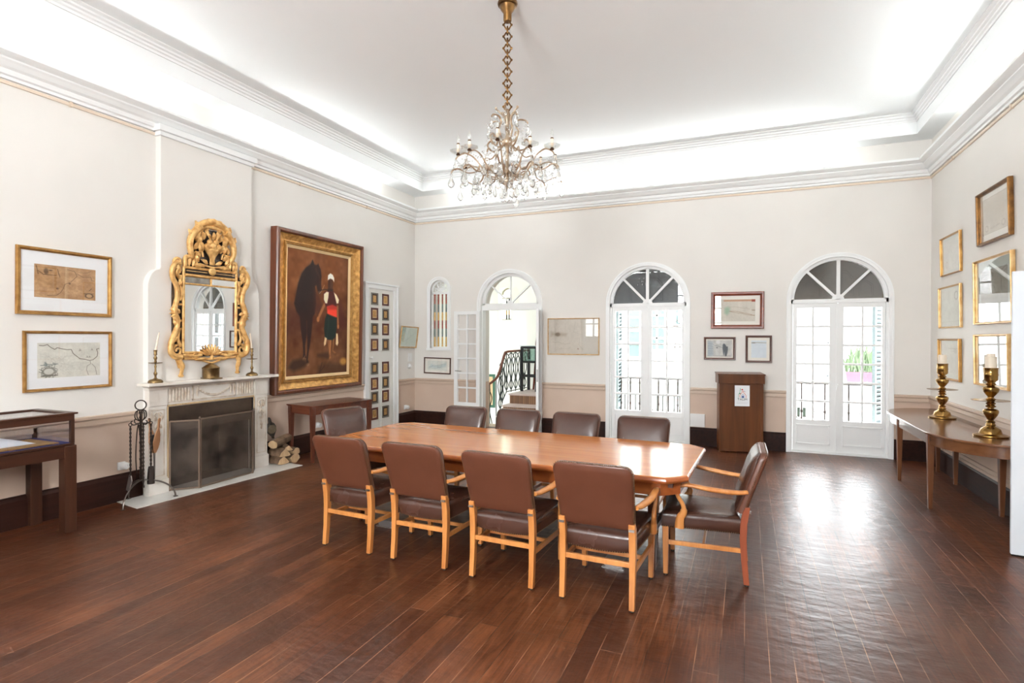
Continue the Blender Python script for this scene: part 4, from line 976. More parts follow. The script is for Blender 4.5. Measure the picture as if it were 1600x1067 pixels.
def picture(name, label, side, a, z, w, h, fw, fd, mf, mm, pic, border, cat='picture', tilt=0, roll=0, group=None, gl=True, prof=None, off=.004, rough=.75, nm='print'):
    """border = (left, right, top, bottom) of mount around the print"""
    t = thing(name, label, cat, wall_loc(side, a, z, off), ROT[side], group)
    e = Euler((tilt, roll, ROT[side])); t.rotation_euler = e
    g = G(); g.frame(w, h, prof or [(0,0),(0,fd*.7),(fw*.15,fd),(fw*.55,fd*.95),(fw*.7,fd*.7),(fw,fd*.55),(fw,fd*.2),(fw,0)]); obj('frame', g, mf, t, smooth=30)
    iw, ih = w-2*fw+.004, h-2*fw+.004
    g = G(); g.box(-iw/2-fw*.3, -fd*.22, -ih/2-fw*.3, iw/2+fw*.3, -.001, ih/2+fw*.3); obj('mount', g, mm, t, smooth=0)
    l, r, tp, b = border
    canvas(nm, iw-l-r, ih-tp-b, pic, t, y=-fd*.22-.0008, cx=(l-r)/2, cz=(b-tp)/2, rough=rough)
    if gl:
        g = G(); g.box(-iw/2, -fd*.22-.005, -ih/2, iw/2, -fd*.22-.003, ih/2); obj('glass', g, M_picglass, t, smooth=0)
    return t
# two maps above the display case
p = Pic(.515, .345, 190, (190,150,108)); p.noise(5, 14, 1); p.noise(26, 10, 2); p.noise(9, .35, 3, (150,108,70)); p.noise(60, 7, 4)
p.line([(.50,0),(.49,1)], .03, (216,188,152), .5); p.line([(.53,0),(.52,1)], .016, (206,176,140), .4)
p.line([(.20,.93),(.34,.92),(.41,.82),(.45,.70),(.48,.55),(.58,.46),(.68,.26),(.64,.12),(.52,.08)], .010, (104,74,48), .85); p.line([(.68,.18),(.78,.27),(.92,.25),(.93,.36),(.98,.36)], .010, (104,74,48), .8); p.line([(.70,.14),(.84,.13),(.92,.06)], .008, (104,74,48), .7)
for q in ((.03,.05,.06,.3),(.06,.20,.14,.30),(.14,.30,.34,.30),(.38,.24,.40,.34),(.36,.10,.38,.24)): p.line([(q[0],q[1]),(q[2],q[3])], .014, (96,68,44), .8)
p.ell(.18,.2,.035,.09,(84,60,42),.6,.8); p.ell(.25,.16,.03,.02,(84,60,42),.6,.8); p.ell(.36,.70,.02,.03,(96,66,44),.5,.8); p.ell(.56,.52,.018,.02,(96,66,44),.5)
p.ell(.89,.86,.075,.085,(88,62,42),.3,.85); p.ell(.89,.86,.05,.06,(196,160,118),.2); p.line([(.89,.70),(.93,.62)], .012, (88,62,42), .8); p.line([(.80,.80),(.97,.78)], .014, (88,62,42), .7)
for k in range(26): p.wander((rng.random(), rng.random()), (rng.random(), rng.random()), .004, (140,104,72), k, .05, 6, .25)
picture('framed_map', 'brown antique map in a gilt frame, upper of the two left of the fireplace', 'L', 3.163, 2.150, .785, .600, .034, .03, M_giltf, M_mountw, p, (.105,.112,.115,.125), 'map', 0, R(.4), 'framed maps above the display case')
p = Pic(.52, .35, 200, (226,224,214)); p.noise(6, 8, 11); p.noise(40, 6, 12); p.noise(12, .2, 13, (206,204,194))
co = [(.03,.07),(.09,.08),(.15,.05),(.20,.13),(.26,.19),(.30,.14),(.36,.17),(.44,.20),(.52,.20),(.55,.32),(.62,.42),(.66,.48),(.74,.50),(.82,.54),(.88,.52),(.95,.42),(.96,.30),(.94,.20),(.98,.18)]
p.line(co, .012, (104,92,80), .9); p.line([(.83,.54),(.84,.64),(.78,.70),(.77,.82),(.80,.97)], .008, (120,108,96), .8); p.line([(.86,.64),(.92,.76),(.94,.97)], .008, (120,108,96), .8)
for x, y in ((.66,.21),(.86,.20),(.78,.42),(.82,.42)):
    p.line([(x-.022,y+.03),(x+.022,y+.03)], .006, (150,142,130), .6); p.poly([(x-.010,y+.02),(x-.004,y-.03),(x+.012,y+.02)], (130,120,108), .012, .7); p.line([(x+.01,y-.01),(x+.012,y+.02)], .005, (130,120,108), .6)
for k in range(30): p.wander((.05+.6*rng.random(), .3+.6*rng.random()), (.05+.6*rng.random(), .3+.6*rng.random()), .004, (176,170,158), 100+k, .05, 6, .35)
p.ell(.17,.82,.10,.12,(110,104,92),.3,.7); p.ell(.17,.82,.075,.085,(216,214,204),.2); p.line([(.06,.95),(.30,.93)], .022, (110,104,94), .8)
for k in range(16):
    a_ = k*2*PI/16; p.wander((.17+.10*math.cos(a_), .82+.13*math.sin(a_)), (.17+.13*math.cos(a_+.4), .82+.18*math.sin(a_+.4)), .012, (92,92,82), 400+k, .02, 5, .6)
p.wander((.08,.62),(.27,.60),.02,(110,120,116),430,.04,7,.6); p.wander((.10,.56),(.14,.64),.03,(100,116,114),431,.02,5,.5); p.wander((.22,.56),(.27,.64),.02,(110,116,112),432,.02,5,.5)
picture('framed_map', 'pale coastal map in a thin gilt frame, lower of the two left of the fireplace', 'L', 3.188, 1.436, .735, .545, .026, .03, M_giltf, M_mountw, p, (.085,.08,.085,.095), 'map', 0, 0, 'framed maps above the display case')

# large oil painting of a dark horse and a standing attendant
Pw, Ph = 1.28, 1.80
p = Pic(Pw, Ph, 230, (106,60,28)); V_ = p.V
p.mix(np.clip((V_-.40)*6, 0, 1)*.75, (70,34,20)); p.mix(np.clip((V_-.62)*5, 0, 1)*.85, (98,60,34)); p.mix(np.clip(.35-p.V, 0, 1)*.5, (124,72,32))
p.mix(np.clip((p.U-.75)*3, 0, 1)*.55, (64,30,18)); p.noise(4, .5, 21, (84,44,24)); p.noise(9, 12, 22); p.noise(30, 7, 23)
p.poly([(.0,.44),(.28,.46),(.3,.62),(0,.66)], (66,30,20), .2, .6)
p.poly([(.80,.34),(.90,.42),(.98,.60),(.9,.62),(.80,.55)], (66,24,20), .08, .7)
hb = (40,22,18); hd_ = (28,17,16)
p.poly([(.14,.36),(.17,.27),(.22,.19),(.28,.14),(.36,.105),(.375,.09),(.40,.085),(.415,.105),(.46,.105),(.49,.11),(.515,.135),(.53,.19),(.525,.25),(.535,.31),(.515,.335),(.485,.335),(.46,.30),(.45,.27),(.43,.28),(.44,.34),(.45,.42),(.43,.50),(.40,.53),(.36,.56),(.28,.56),(.20,.53),(.15,.49),(.115,.43)], hb, .018)
p.poly([(.355,.11),(.375,.075),(.39,.068),(.405,.11)], hd_, .012); p.poly([(.455,.11),(.475,.09),(.49,.115)], hd_, .012)
p.poly([(.16,.36),(.24,.20),(.36,.12),(.40,.20),(.36,.36),(.30,.50),(.18,.48)], hd_, .12, .75); p.poly([(.42,.30),(.50,.34),(.56,.42),(.50,.50),(.43,.48)], (62,28,20), .06, .7)
p.line([(.44,.14),(.50,.20),(.52,.30)], .016, (74,40,30), .5, .03); p.ell(.505,.325,.025,.012,(90,66,52),.6,.7); p.line([(.50,.335),(.54,.31),(.58,.26)], .006, (190,150,110), .7)
p.poly([(.20,.53),(.30,.55),(.31,.66),(.285,.76),(.29,.83),(.31,.86),(.29,.875),(.25,.865),(.26,.82),(.25,.74),(.22,.64)], hb, .016); p.poly([(.31,.55),(.40,.53),(.385,.64),(.365,.74),(.345,.80),(.33,.87),(.345,.905),(.315,.905),(.305,.87),(.32,.80),(.32,.72),(.31,.64)], hb, .016)
p.ell(.275,.865,.03,.012,(120,84,58),.5,.8); p.ell(.33,.91,.025,.014,(126,90,62),.5,.8); p.line([(.285,.84),(.25,.875)], .008, (150,110,76), .6)
p.poly([(.04,.93),(.10,.87),(.24,.86),(.34,.89),(.28,.93),(.12,.96)], (40,24,16), .05, .8)
sk = (150,96,54); skd = (104,62,38)
p.ell(.685,.245,.043,.055,(72,42,28),.2); p.ell(.66,.25,.02,.04,(58,34,24),.5); p.poly([(.64,.285),(.73,.285),(.73,.31),(.64,.31)], (46,28,22), .02)
p.poly([(.635,.215),(.64,.175),(.68,.155),(.72,.165),(.745,.19),(.745,.225),(.72,.205),(.68,.20),(.65,.21)], (232,222,204), .012)
p.poly([(.56,.33),(.60,.31),(.66,.305),(.74,.305),(.82,.34),(.835,.375),(.80,.40),(.78,.44),(.62,.44),(.58,.42)], (66,24,20), .014)
p.poly([(.575,.335),(.62,.312),(.655,.315),(.65,.36),(.63,.41),(.60,.41),(.575,.38)], (226,204,172), .012); p.poly([(.745,.312),(.79,.33),(.835,.37),(.825,.40),(.795,.405),(.77,.36)], (222,200,168), .012)
p.line([(.50,.31),(.60,.295),(.66,.30)], .012, (40,24,18), .8)
p.poly([(.63,.435),(.72,.42),(.80,.435),(.805,.52),(.72,.525),(.635,.495)], (206,58,38), .014); p.poly([(.63,.435),(.72,.415),(.80,.43),(.795,.455),(.64,.46)], (146,34,26), .03, .8)
p.poly([(.63,.495),(.80,.525),(.80,.60),(.785,.68),(.745,.715),(.68,.72),(.60,.695),(.585,.62),(.60,.54)], (24,34,30), .016); p.line([(.66,.53),(.64,.68)], .02, (40,52,44), .4, .03)
p.poly([(.585,.40),(.60,.43),(.55,.49),(.50,.545),(.475,.55),(.49,.51),(.54,.45)], (140,90,54), .014); p.ell(.485,.545,.022,.022,sk,.4)
p.poly([(.80,.42),(.825,.42),(.83,.50),(.84,.57),(.825,.61),(.81,.57),(.805,.50)], (130,82,48), .014); p.ell(.828,.60,.016,.02,sk,.4)
p.poly([(.64,.715),(.715,.715),(.705,.78),(.70,.83),(.71,.865),(.68,.875),(.67,.85),(.672,.80),(.655,.76)], sk, .012); p.poly([(.735,.715),(.765,.70),(.755,.77),(.745,.80),(.80,.825),(.77,.83),(.73,.81),(.735,.76)], (124,80,46), .012)
p.poly([(.64,.715),(.68,.72),(.672,.80),(.66,.76)], skd, .02, .8)
p.poly([(.60,.69),(.635,.70),(.62,.75),(.59,.765),(.585,.74)], (196,170,128), .014); p.poly([(.795,.66),(.82,.66),(.835,.74),(.815,.765),(.79,.75)], (214,190,146), .014)
p.poly([(.48,.83),(.66,.815),(.69,.85),(.66,.875),(.48,.85)], (48,28,18), .04, .7); p.line([(.62,.93),(.66,.89),(.75,.86),(.86,.84)], .016, (124,84,48), .5, .04)
p.poly([(.50,.93),(.60,.90),(.98,.93),(.98,1),(.48,1)], (60,36,22), .06, .7); p.ell(.93,.90,.06,.03,(190,140,62),.8,.7); p.line([(.56,.90),(.52,.98),(.60,.93)], .01, (46,26,16), .7)
p.a = np.clip(p.a*1.18+4, 0, 255)
t = thing('oil_painting', 'large oil painting of a dark horse and a man in a turban, deep gilt frame', 'painting', (XL+.004, 6.46, 2.005), PI/2); t.rotation_euler = (R(1.0), 0, PI/2)
FW, FH = 1.80, 2.245
g = G(); g.frame(FW, FH, [(0,0),(0,.105),(.012,.122),(.04,.125),(.058,.112),(.062,.095),(.062,0)]); obj('outer_frame', g, wood('frame_wood', (116,62,34), (74,38,22), 2, .28), t, smooth=30)
Mfb = mat('ornamented_gilding', (228,178,106), .36, metal=.5, var=(14,.35,.65), col2=(170,120,58), bump=(34,.6))
g = G(); g.frame(FW-.116, FH-.116, [(0,.09),(.012,.10),(.03,.088),(.07,.062),(.10,.05),(.115,.052),(.115,.0),(0,0)], kx=1.15, kz=.80); o_f = obj('gilt_frame', g, Mfb, t, smooth=30)
g = G(); g.frame(FW-.37, FH-.295, [(0,.05),(.006,.066),(.018,.066),(.024,.05),(.034,.05),(.04,.058),(.048,.05),(.05,.02),(0,.02)]); obj('inner_bead', g, M_giltf, t, smooth=30)
g = G(); g.frame(FW-.46, FH-.388, [(0,.046),(.04,.03),(.042,.01),(0,.01)]); obj('slip', g, mat('pale_gold_slip', (236,206,158), .4, metal=.4), t, smooth=0)
g = G(); g.box(-.80,-.02,-1.03,.80,0,1.03); obj('stretcher_board', g, M_brw, t, smooth=0)
canvas('canvas', Pw, Ph, p, t, y=-.024, rough=.5)

# small gilt picture left wall by the corner, hanging forward
p = Pic(.44,.32,70,(206,220,208)); p.noise(5,5,31); p.noise(7,.3,32,(188,206,194)); p.wander((.2,.8),(.8,.3),.01,(160,176,168),33,.06)
picture('framed_print', 'small gilt-framed greenish print hanging tilted on the left wall right of the white door', 'L', 8.785, 1.668, .56, .40, .022, .02, M_giltl, M_mountg, p, (.02,.02,.02,.02), 'picture', R(7), R(1.5), None, off=.055)
# back wall pictures
p = Pic(.42,.17,90,(222,224,216)); p.noise(9,6,41); p.poly([(.08,.7),(.2,.35),(.4,.5),(.62,.45),(.95,.2),(.9,.55),(.6,.8),(.3,.75)],(196,208,206),.1); p.wander((.1,.6),(.95,.3),.012,(150,160,158),42,.08); p.wander((.15,.8),(.7,.7),.01,(164,168,160),43,.08)
picture('framed_print', 'small pale chart in a thin brown frame under the slit window with coloured bars', 'B', -5.325, 1.134, .575, .305, .022, .02, M_brw, M_mount, p, (.055,.055,.045,.045), 'chart', 0, R(1.0))
p = Pic(.86,.58,150,(204,196,184)); p.noise(4,6,51); p.noise(30,4,52); p.poly([(.68,.0),(1,0),(1,1),(.72,1),(.66,.6),(.74,.3)],(210,206,198),.1,.6)
p.poly([(.05,.36),(.12,.40),(.2,.38),(.38,.42),(.36,.48),(.2,.50),(.1,.47),(.05,.50)],(168,152,132),.05,.8); p.ell(.19,.44,.05,.05,(120,104,86),.5,.8); p.wander((.05,.66),(.4,.72),.006,(170,160,146),53,.05); p.wander((.56,.1),(.70,.9),.006,(176,168,156),54,.08); p.ell(.60,.85,.012,.014,(140,100,80),.5); p.wander((.15,.9),(.4,.8),.005,(180,170,156),55,.05)
picture('framed_chart', 'pale faded sea chart in a thin gilt frame between the doorway and middle window', 'B', -2.69, 1.682, .905, .622, .017, .022, M_giltl, M_mount, p, (.0,.0,.0,.0), 'chart')
p = Pic(.50,.32,130,(214,208,196)); p.noise(5,7,61); p.noise(30,5,62); p.line([(.14,.06),(.98,.06)],.05,(196,140,104),.8); p.poly([(.9,.02),(1,.02),(1,.12),(.9,.12)],(150,66,46),.02); p.poly([(.16,.40),(.24,.34),(.30,.40),(.30,.58),(.22,.72),(.15,.62)],(160,184,160),.08)
p.wander((.30,.55),(.98,.76),.012,(150,122,92),63,.03); p.wander((.28,.34),(.9,.45),.008,(176,160,138),64,.06); p.line([(.28,.54),(.46,.54),(.62,.60),(.80,.66),(.98,.75)],.012,(150,112,80),.8); p.ell(.95,.5,.05,.02,(150,130,106),.5)
picture('framed_map', 'horizontal map in a broad red-brown wooden frame, above two smaller frames over the lectern', 'B', -.122, 2.08, .742, .555, .058, .035, M_redw, M_mount, p, (.06,.065,.055,.055), 'map', 0, R(.4))
p = Pic(.37,.26,120,(206,206,202)); p.noise(8,14,71); p.noise(30,8,72); p.poly([(.02,.05),(.22,.1),(.25,.95),(.02,.98)],(170,184,192),.1,.8)
for k in range(5): p.line([(.04,.2+k*.15),(.24,.24+k*.14)],.02,(140,152,160),.7)
p.poly([(.63,.26),(.68,.20),(.74,.28),(.78,.38),(.82,.40),(.84,.52),(.82,.72),(.78,.96),(.72,.98),(.70,.70),(.67,.96),(.64,.74),(.62,.50)],(92,98,106),.03); p.ell(.81,.42,.03,.04,(90,94,100),.4); p.line([(.25,.28),(.63,.46)],.02,(120,128,136),.7); p.ell(.40,.46,.03,.03,(70,76,84),.5); p.line([(.25,.95),(.98,.95)],.02,(150,150,148),.6); p.ell(.45,.12,.08,.12,(240,240,240),.5,.8)
picture('framed_photograph', 'black and white photograph of a figure, brown frame, lower left above the lectern', 'B', -.370, 1.502, .452, .350, .032, .03, M_brw, M_mount, p, (.018,.018,.018,.018), 'photograph')
p = Pic(.20,.25,70,(222,230,236)); p.noise(6,4,81); p.line([(.02,.14),(.4,.12),(.98,.14)],.05,(150,142,124),.7,.05); p.ell(.15,.14,.14,.03,(120,112,96),.6,.8)
for k in range(7): p.line([(.06,.3+k*.09),(.94,.3+k*.09)],.012,(200,212,224),.6)
picture('framed_letter', 'pale letter in a dark brown portrait frame, lower right above the lectern', 'B', .176, 1.497, .362, .408, .032, .03, M_brw, M_mount, p, (.05,.045,.045,.045), 'document')
# right wall pictures
def oldmap(w, h, base, seed, ink, n=26):
    p = Pic(w, h, 110, base); p.noise(5, 8, seed); p.noise(12, .25, seed+1, tuple(c*.86 for c in base)); p.noise(40, 5, seed+2)
    r_ = random.Random(seed)
    for k in range(n): p.wander((r_.random(), r_.random()), (r_.random(), r_.random()), .006, ink, seed+k+5, .07, 7, .35)
    return p
p = oldmap(.6,.4,(198,188,170),90,(150,136,116),34); p.poly([(.1,.2),(.5,.1),(.9,.2),(.85,.6),(.6,.8),(.2,.7)],(176,162,140),.1,.5)
for x in (.16,.80): p.ell(x,.84,.07,.09,(140,122,98),.3,.7); p.ell(x,.84,.045,.06,(204,194,176),.2)
p.line([(.32,.88),(.66,.84)],.03,(146,130,106),.6); p.line([(0,0),(1,0),(1,1),(0,1),(0,0)],.014,(150,136,114),.8)
GR = 'framed maps on the right wall'
DKP = [(0,0),(0,.03),(.012,.036),(.022,.032),(.032,.02),(.032,0)]
picture('framed_map', 'brown antique map in a dark gilt frame, highest picture on the right wall', 'R', 6.96, 2.897, .79, .545, .032, .045, M_giltd, M_mount, p, (.05,.05,.05,.07), 'map', R(1.5), 0, GR)
p = oldmap(.6,.48,(224,226,218),110,(186,186,174)); p.ell(.22,.80,.08,.12,(170,166,150),.3,.7); p.ell(.22,.80,.05,.08,(222,222,214),.3)
picture('framed_map', 'pale map in thin gilt frame, top of the column of three nearer the corner', 'R', 8.245, 2.672, .70, .475, .018, .03, M_giltf, M_mountg, p, (.045,.045,.04,.04), 'map', R(1.5), 0, GR)
p = oldmap(.6,.48,(220,226,216),130,(196,200,190),12); p.ell(.80,.2,.10,.13,(150,150,138),.2,.8); p.ell(.80,.2,.07,.09,(222,226,218),.2); p.line([(.03,.93),(.97,.93)],.012,(180,184,172),.6)
picture('framed_map', 'pale green map with round emblem, middle of the column of three nearer the corner', 'R', 8.265, 2.041, .775, .51, .018, .03, M_giltl, M_mountg, p, (.025,.025,.03,.03), 'map', R(1.0), 0, GR)
p = oldmap(.6,.48,(222,224,214),150,(188,186,172),20); p.line([(.4,.15),(.9,.15)],.016,(150,146,130),.7); p.line([(.55,.25),(.9,.25)],.012,(160,156,140),.6); p.ell(.80,.22,.08,.09,(180,176,160),.4,.6)
picture('framed_map', 'pale map in a gilt frame, lowest of the column of three, behind the farther candlestick', 'R', 8.262, 1.405, .755, .50, .022, .035, M_giltf, M_mountg, p, (.05,.04,.04,.05), 'map', R(1.0), 0, GR)
p = oldmap(.62,.42,(176,172,158),170,(132,126,110),30); p.ell(.45,.5,.32,.40,(162,156,140),.15,.6); p.wander((.2,.2),(.8,.8),.012,(104,98,84),171,.1); p.ell(.42,.16,.07,.07,(120,114,98),.4,.7); p.line([(0,0),(1,0),(1,1),(0,1),(0,0)],.016,(140,134,118),.8)
picture('framed_map', 'grey-brown map with window reflections on its glass, middle of the three nearest the viewer', 'R', 6.98, 2.142, .93, .672, .022, .04, M_giltl, M_mountg, p, (.12,.12,.10,.18), 'map', R(1.0), 0, GR)
p = oldmap(.62,.42,(214,218,212),190,(176,178,168),16)
picture('framed_map', 'framed map mostly hidden by bright window reflections, behind the nearer candlestick', 'R', 7.0, 1.434, .84, .535, .024, .04, M_giltl, M_mountg, p, (.05,.05,.05,.05), 'map', R(1.0), 0, GR)
# sixteen small frames on the white door
M_sred = mat('dark_red_frame', (84,36,28), .35); M_sgry = mat('grey_frame', (112,110,102), .4)
zs = (2.315, 2.06, 1.80, 1.535, 1.135, .875, .635, .362); words = ('top','second','third','fourth','fifth','sixth','seventh','lowest')
for i, z in enumerate(zs):
    for j, y in enumerate((7.815, 8.125)):
        red = (i+j) % 2 == 1; rr_ = 200+i*2+j
        p = Pic(.09,.12,20,(196,156,100)); p.noise(5,16,rr_); p.noise(9,.4,rr_+50,(150,108,60))
        for k in range(4): p.line([(.15,.2+.2*k),(.85,.2+.2*k)],.05,(150,112,66),.5)
        col = 'dark red' if red else 'grey'
        q = picture('small_frame', 'small %s frame in the %s row of the white door, its %s column' % (col, words[i], 'left' if j == 0 else 'right'), 'L', y, z, .186, .205, .034 if red else .022, .016,
                M_sred if red else M_sgry, mat('small_mount', (226,204,164) if red else (72,50,38), .8), p, (.012,.012,.012,.012) if red else (.034,.03,.026,.026), 'picture', 0, 0, 'small frames on the white door', gl=False)

# ------------------------------------------------------------------ carved gilt mirror over the mantelpiece
MY, MZ = 4.592, 1.87
t = thing('gilt_mirror', 'tall carved gilt mirror with a fruit basket crest hanging above the mantelpiece', 'mirror', (XL+.085, MY, MZ), PI/2)
t.rotation_euler = (R(.6), 0, PI/2-R(1.5))
Mg = M_goldleaf; mw, mh = .325, .375          # half width of the glass; half height
zb, zt = -.375, .375
g = G(); g.add([(-mw-.015,-.016,zb-.01),(mw+.015,-.016,zb-.01),(mw+.015,-.016,zt+.10),(-mw-.015,-.016,zt+.10)],[(0,1,2,3)])
mm_ = mat('mirror_silver', (236,238,238), .015, metal=1); gls = obj('mirror_glass', g, mm_, t, smooth=0, recalc=False)
piv = Matrix.Translation((0,-.016,0)) @ Matrix.Rotation(R(-1.3), 4, 'Z') @ Matrix.Translation((0,.016,0))
gls.data.transform(piv); gls.location = (0,-.004,0)
g = G(); g.box(-mw-.13,-.008,zb-.06,mw+.13,.0,zt+.14); g.prism([(-.30,zt+.1),(.30,zt+.1),(.30,.62),(.24,.84),(.10,1.02),(-.10,1.02),(-.24,.84),(-.30,.62)], 'y', -.008, 0)
obj('dark_backing', g, mat('dark_silvering', (92,82,76), .25, metal=.5), t, smooth=0)
def rope(g, pts, r, k=6, n=7, flat=.8): 
    q = catmull(pts, k); m = len(q)
    rr = [r[0]+(r[1]-r[0])*i/(m-1) for i in range(m)] if isinstance(r, tuple) else r
    g.tube(q, rr, n, flat=flat)
def leafb(g, x, z, ln, wd, ang, y=-.04, d=.016):
    c, s = math.cos(ang), math.sin(ang); rings = []
    for k, w in ((0,.25),(.2,.8),(.45,1),(.7,.75),(.9,.35),(1,.05)):
        px, pz = x+c*ln*k, z+s*ln*k; lift = d*math.sin(PI*k)
        rings.append([(px-s*wd*w*q, y-lift+h, pz+c*wd*w*q) for q, h in ((-1,.006),(0,-.010),(1,.006),(0,.012))])
    g.loft(rings)
def scroll(g, x, z, r, a0, turns, sgn, w, y=-.035):
    n = 26; g.tube([(x+r*(1-.75*k/n)*math.cos(a0+sgn*turns*2*PI*k/n), y-.012*k/n, z+r*(1-.75*k/n)*math.sin(a0+sgn*turns*2*PI*k/n)) for k in range(n+1)], [w*(1-.4*k/n) for k in range(n+1)], 7)
# sight-edge moulding round the glass, with the strip of old glass panels above
g = G()
for x in (-mw-.012, mw+.012): g.tube([(x,-.03,zb-.02),(x,-.03,zt+.19)], .016, 8)
g.tube([(-mw,-.03,zt+.005),(mw,-.03,zt+.005)], .010, 8); g.tube([(-mw,-.03,zt+.10),(mw,-.03,zt+.10)], .018, 8); g.tube([(-mw-.02,-.03,zt+.185),(mw+.02,-.03,zt+.185)], .016, 8)
g.tube([(0,-.03,zt+.0),(0,-.03,zt+.1)], .010, 8); g.tube([(-mw,-.03,zb-.012),(mw,-.03,zb-.012)], .014, 8)
obj('sight_edge', g, Mg, t, smooth=60)
g = G(); g.box(-mw,-.02,zt+.012,-.008,-.014,zt+.09); g.box(.008,-.02,zt+.012,mw,-.014,zt+.09); obj('old_glass_panel', g, mat('foxed_glass', (176,172,164), .2, metal=.6, var=(14,.35,.65), col2=(120,112,104)), t, smooth=0)
for s in (-1, 1):                                            # pierced side borders
    g = G(); X = lambda v: s*(mw+v)
    rope(g, [(X(.035),-.03,zb-.05),(X(.10),-.035,zb-.055),(X(.155),-.04,zb-.01),(X(.16),-.045,zb+.09),(X(.12),-.04,zb+.19),(X(.085),-.035,zb+.28),(X(.09),-.04,zb+.36),(X(.125),-.045,zb+.44),(X(.105),-.04,zb+.53),(X(.085),-.035,zb+.60),(X(.10),-.04,zb+.72),(X(.145),-.045,zb+.80),(X(.155),-.05,zb+.89),(X(.115),-.045,zb+.96),(X(.06),-.04,zb+.955)], (.038,.032), 6, 8)
    rope(g, [(X(.04),-.03,zb+.06),(X(.075),-.035,zb+.14),(X(.055),-.03,zb+.24)], (.026,.016)); rope(g, [(X(.05),-.03,zb+.56),(X(.03),-.03,zb+.64),(X(.055),-.03,zb+.74),(X(.04),-.03,zb+.84)], (.018,.024))
    scroll(g, X(.085), zb+.01, .062, PI/2, 1.3, -s, .018); scroll(g, X(.09), zb+.885, .055, -PI/2, 1.3, s, .016); scroll(g, X(.085), zt+.235, .05, -PI/2, 1.25, s, .018)
    for z in (zb+.25, zb+.34, zb+.52, zb+.66): g.box(min(X(.028),X(.066)),-.036,z-.012,max(X(.028),X(.066)),-.012,z+.012)
    for i, (v, z, a, l) in enumerate(((.13,zb+.42,1.9,.10),(.13,zb+.42,-1.7,.09),(.13,zb+.42,1.2,.07),(.05,zb+.43,.4,.08),(.15,zb+.80,1.4,.10),(.14,zb+.10,2.2,.10),(.15,zb+.0,-2.2,.08),(.09,zb+.72,2.4,.08),(.10,zb+.28,1.2,.08),(.06,zt+.11,1.2,.13),(.10,zt+.13,1.7,.12))):
        leafb(g, X(v), z, l, .026, a if s > 0 else PI-a)
    for k in range(5): leafb(g, X(.10), zb+.425, .085, .016, (-.6+k*.5) if s > 0 else PI-(-.6+k*.5), -.05)
    rope(g, [(X(.06),-.03,zt+.06),(X(.10),-.04,zt+.12),(X(.075),-.045,zt+.19),(X(.10),-.04,zt+.25)], (.026,.014))
    obj('side_border', g, Mg, t, smooth=60)
    g = G(); rope(g, [(X(.035),-.02,zb-.06),(X(.05),-.03,zb-.12),(X(.03),-.035,zb-.19),(X(.035),-.03,zb-.255)], (.036,.022)); rope(g, [(X(.085),-.02,zb-.06),(X(.07),-.03,zb-.13),(X(.06),-.03,zb-.18)], (.022,.012)); leafb(g, X(.04), zb-.10, .13, .03, -PI/2-.1*s, -.045); g.ell((X(.035),-.03,zb-.265),(.035,.022,.018),8,5)
    obj('foot', g, Mg, t, smooth=60)
g = G()                                                      # bottom rail with shell
rope(g, [(-mw,-.03,zb-.035),(-.2,-.035,zb-.05),(-.12,-.035,zb-.035)], .022); rope(g, [(mw,-.03,zb-.035),(.2,-.035,zb-.05),(.12,-.035,zb-.035)], .022)
g.tube([(-.33,-.03,zb-.075),(-.16,-.035,zb-.085),(0,-.04,zb-.09),(.16,-.035,zb-.085),(.33,-.03,zb-.075)], .015, 8)
for k in range(9):
    a = R(15)+R(150)*k/8; leafb(g, .02*math.cos(a), zb-.045, .125, .020, a, -.04, .022)
for s in (-1,1): leafb(g, s*.05, zb-.08, .16, .022, PI/2-s*(PI/2+.12), -.045); scroll(g, s*.20, zb-.045, .035, 0, 1.2, s, .012); leafb(g, s*.28, zb-.04, .09, .02, PI/2-s*PI/2, -.04)
g.ell((0,-.05,zb-.075),(.025,.018,.03)); rope(g, [(-.12,-.04,zb-.10),(0,-.045,zb-.135),(.12,-.04,zb-.10)], .014)
obj('bottom_rail', g, Mg, t, smooth=60)
zc = zt+.19                                                  # crest: bold arch, basket of fruit, leaves
g = G()
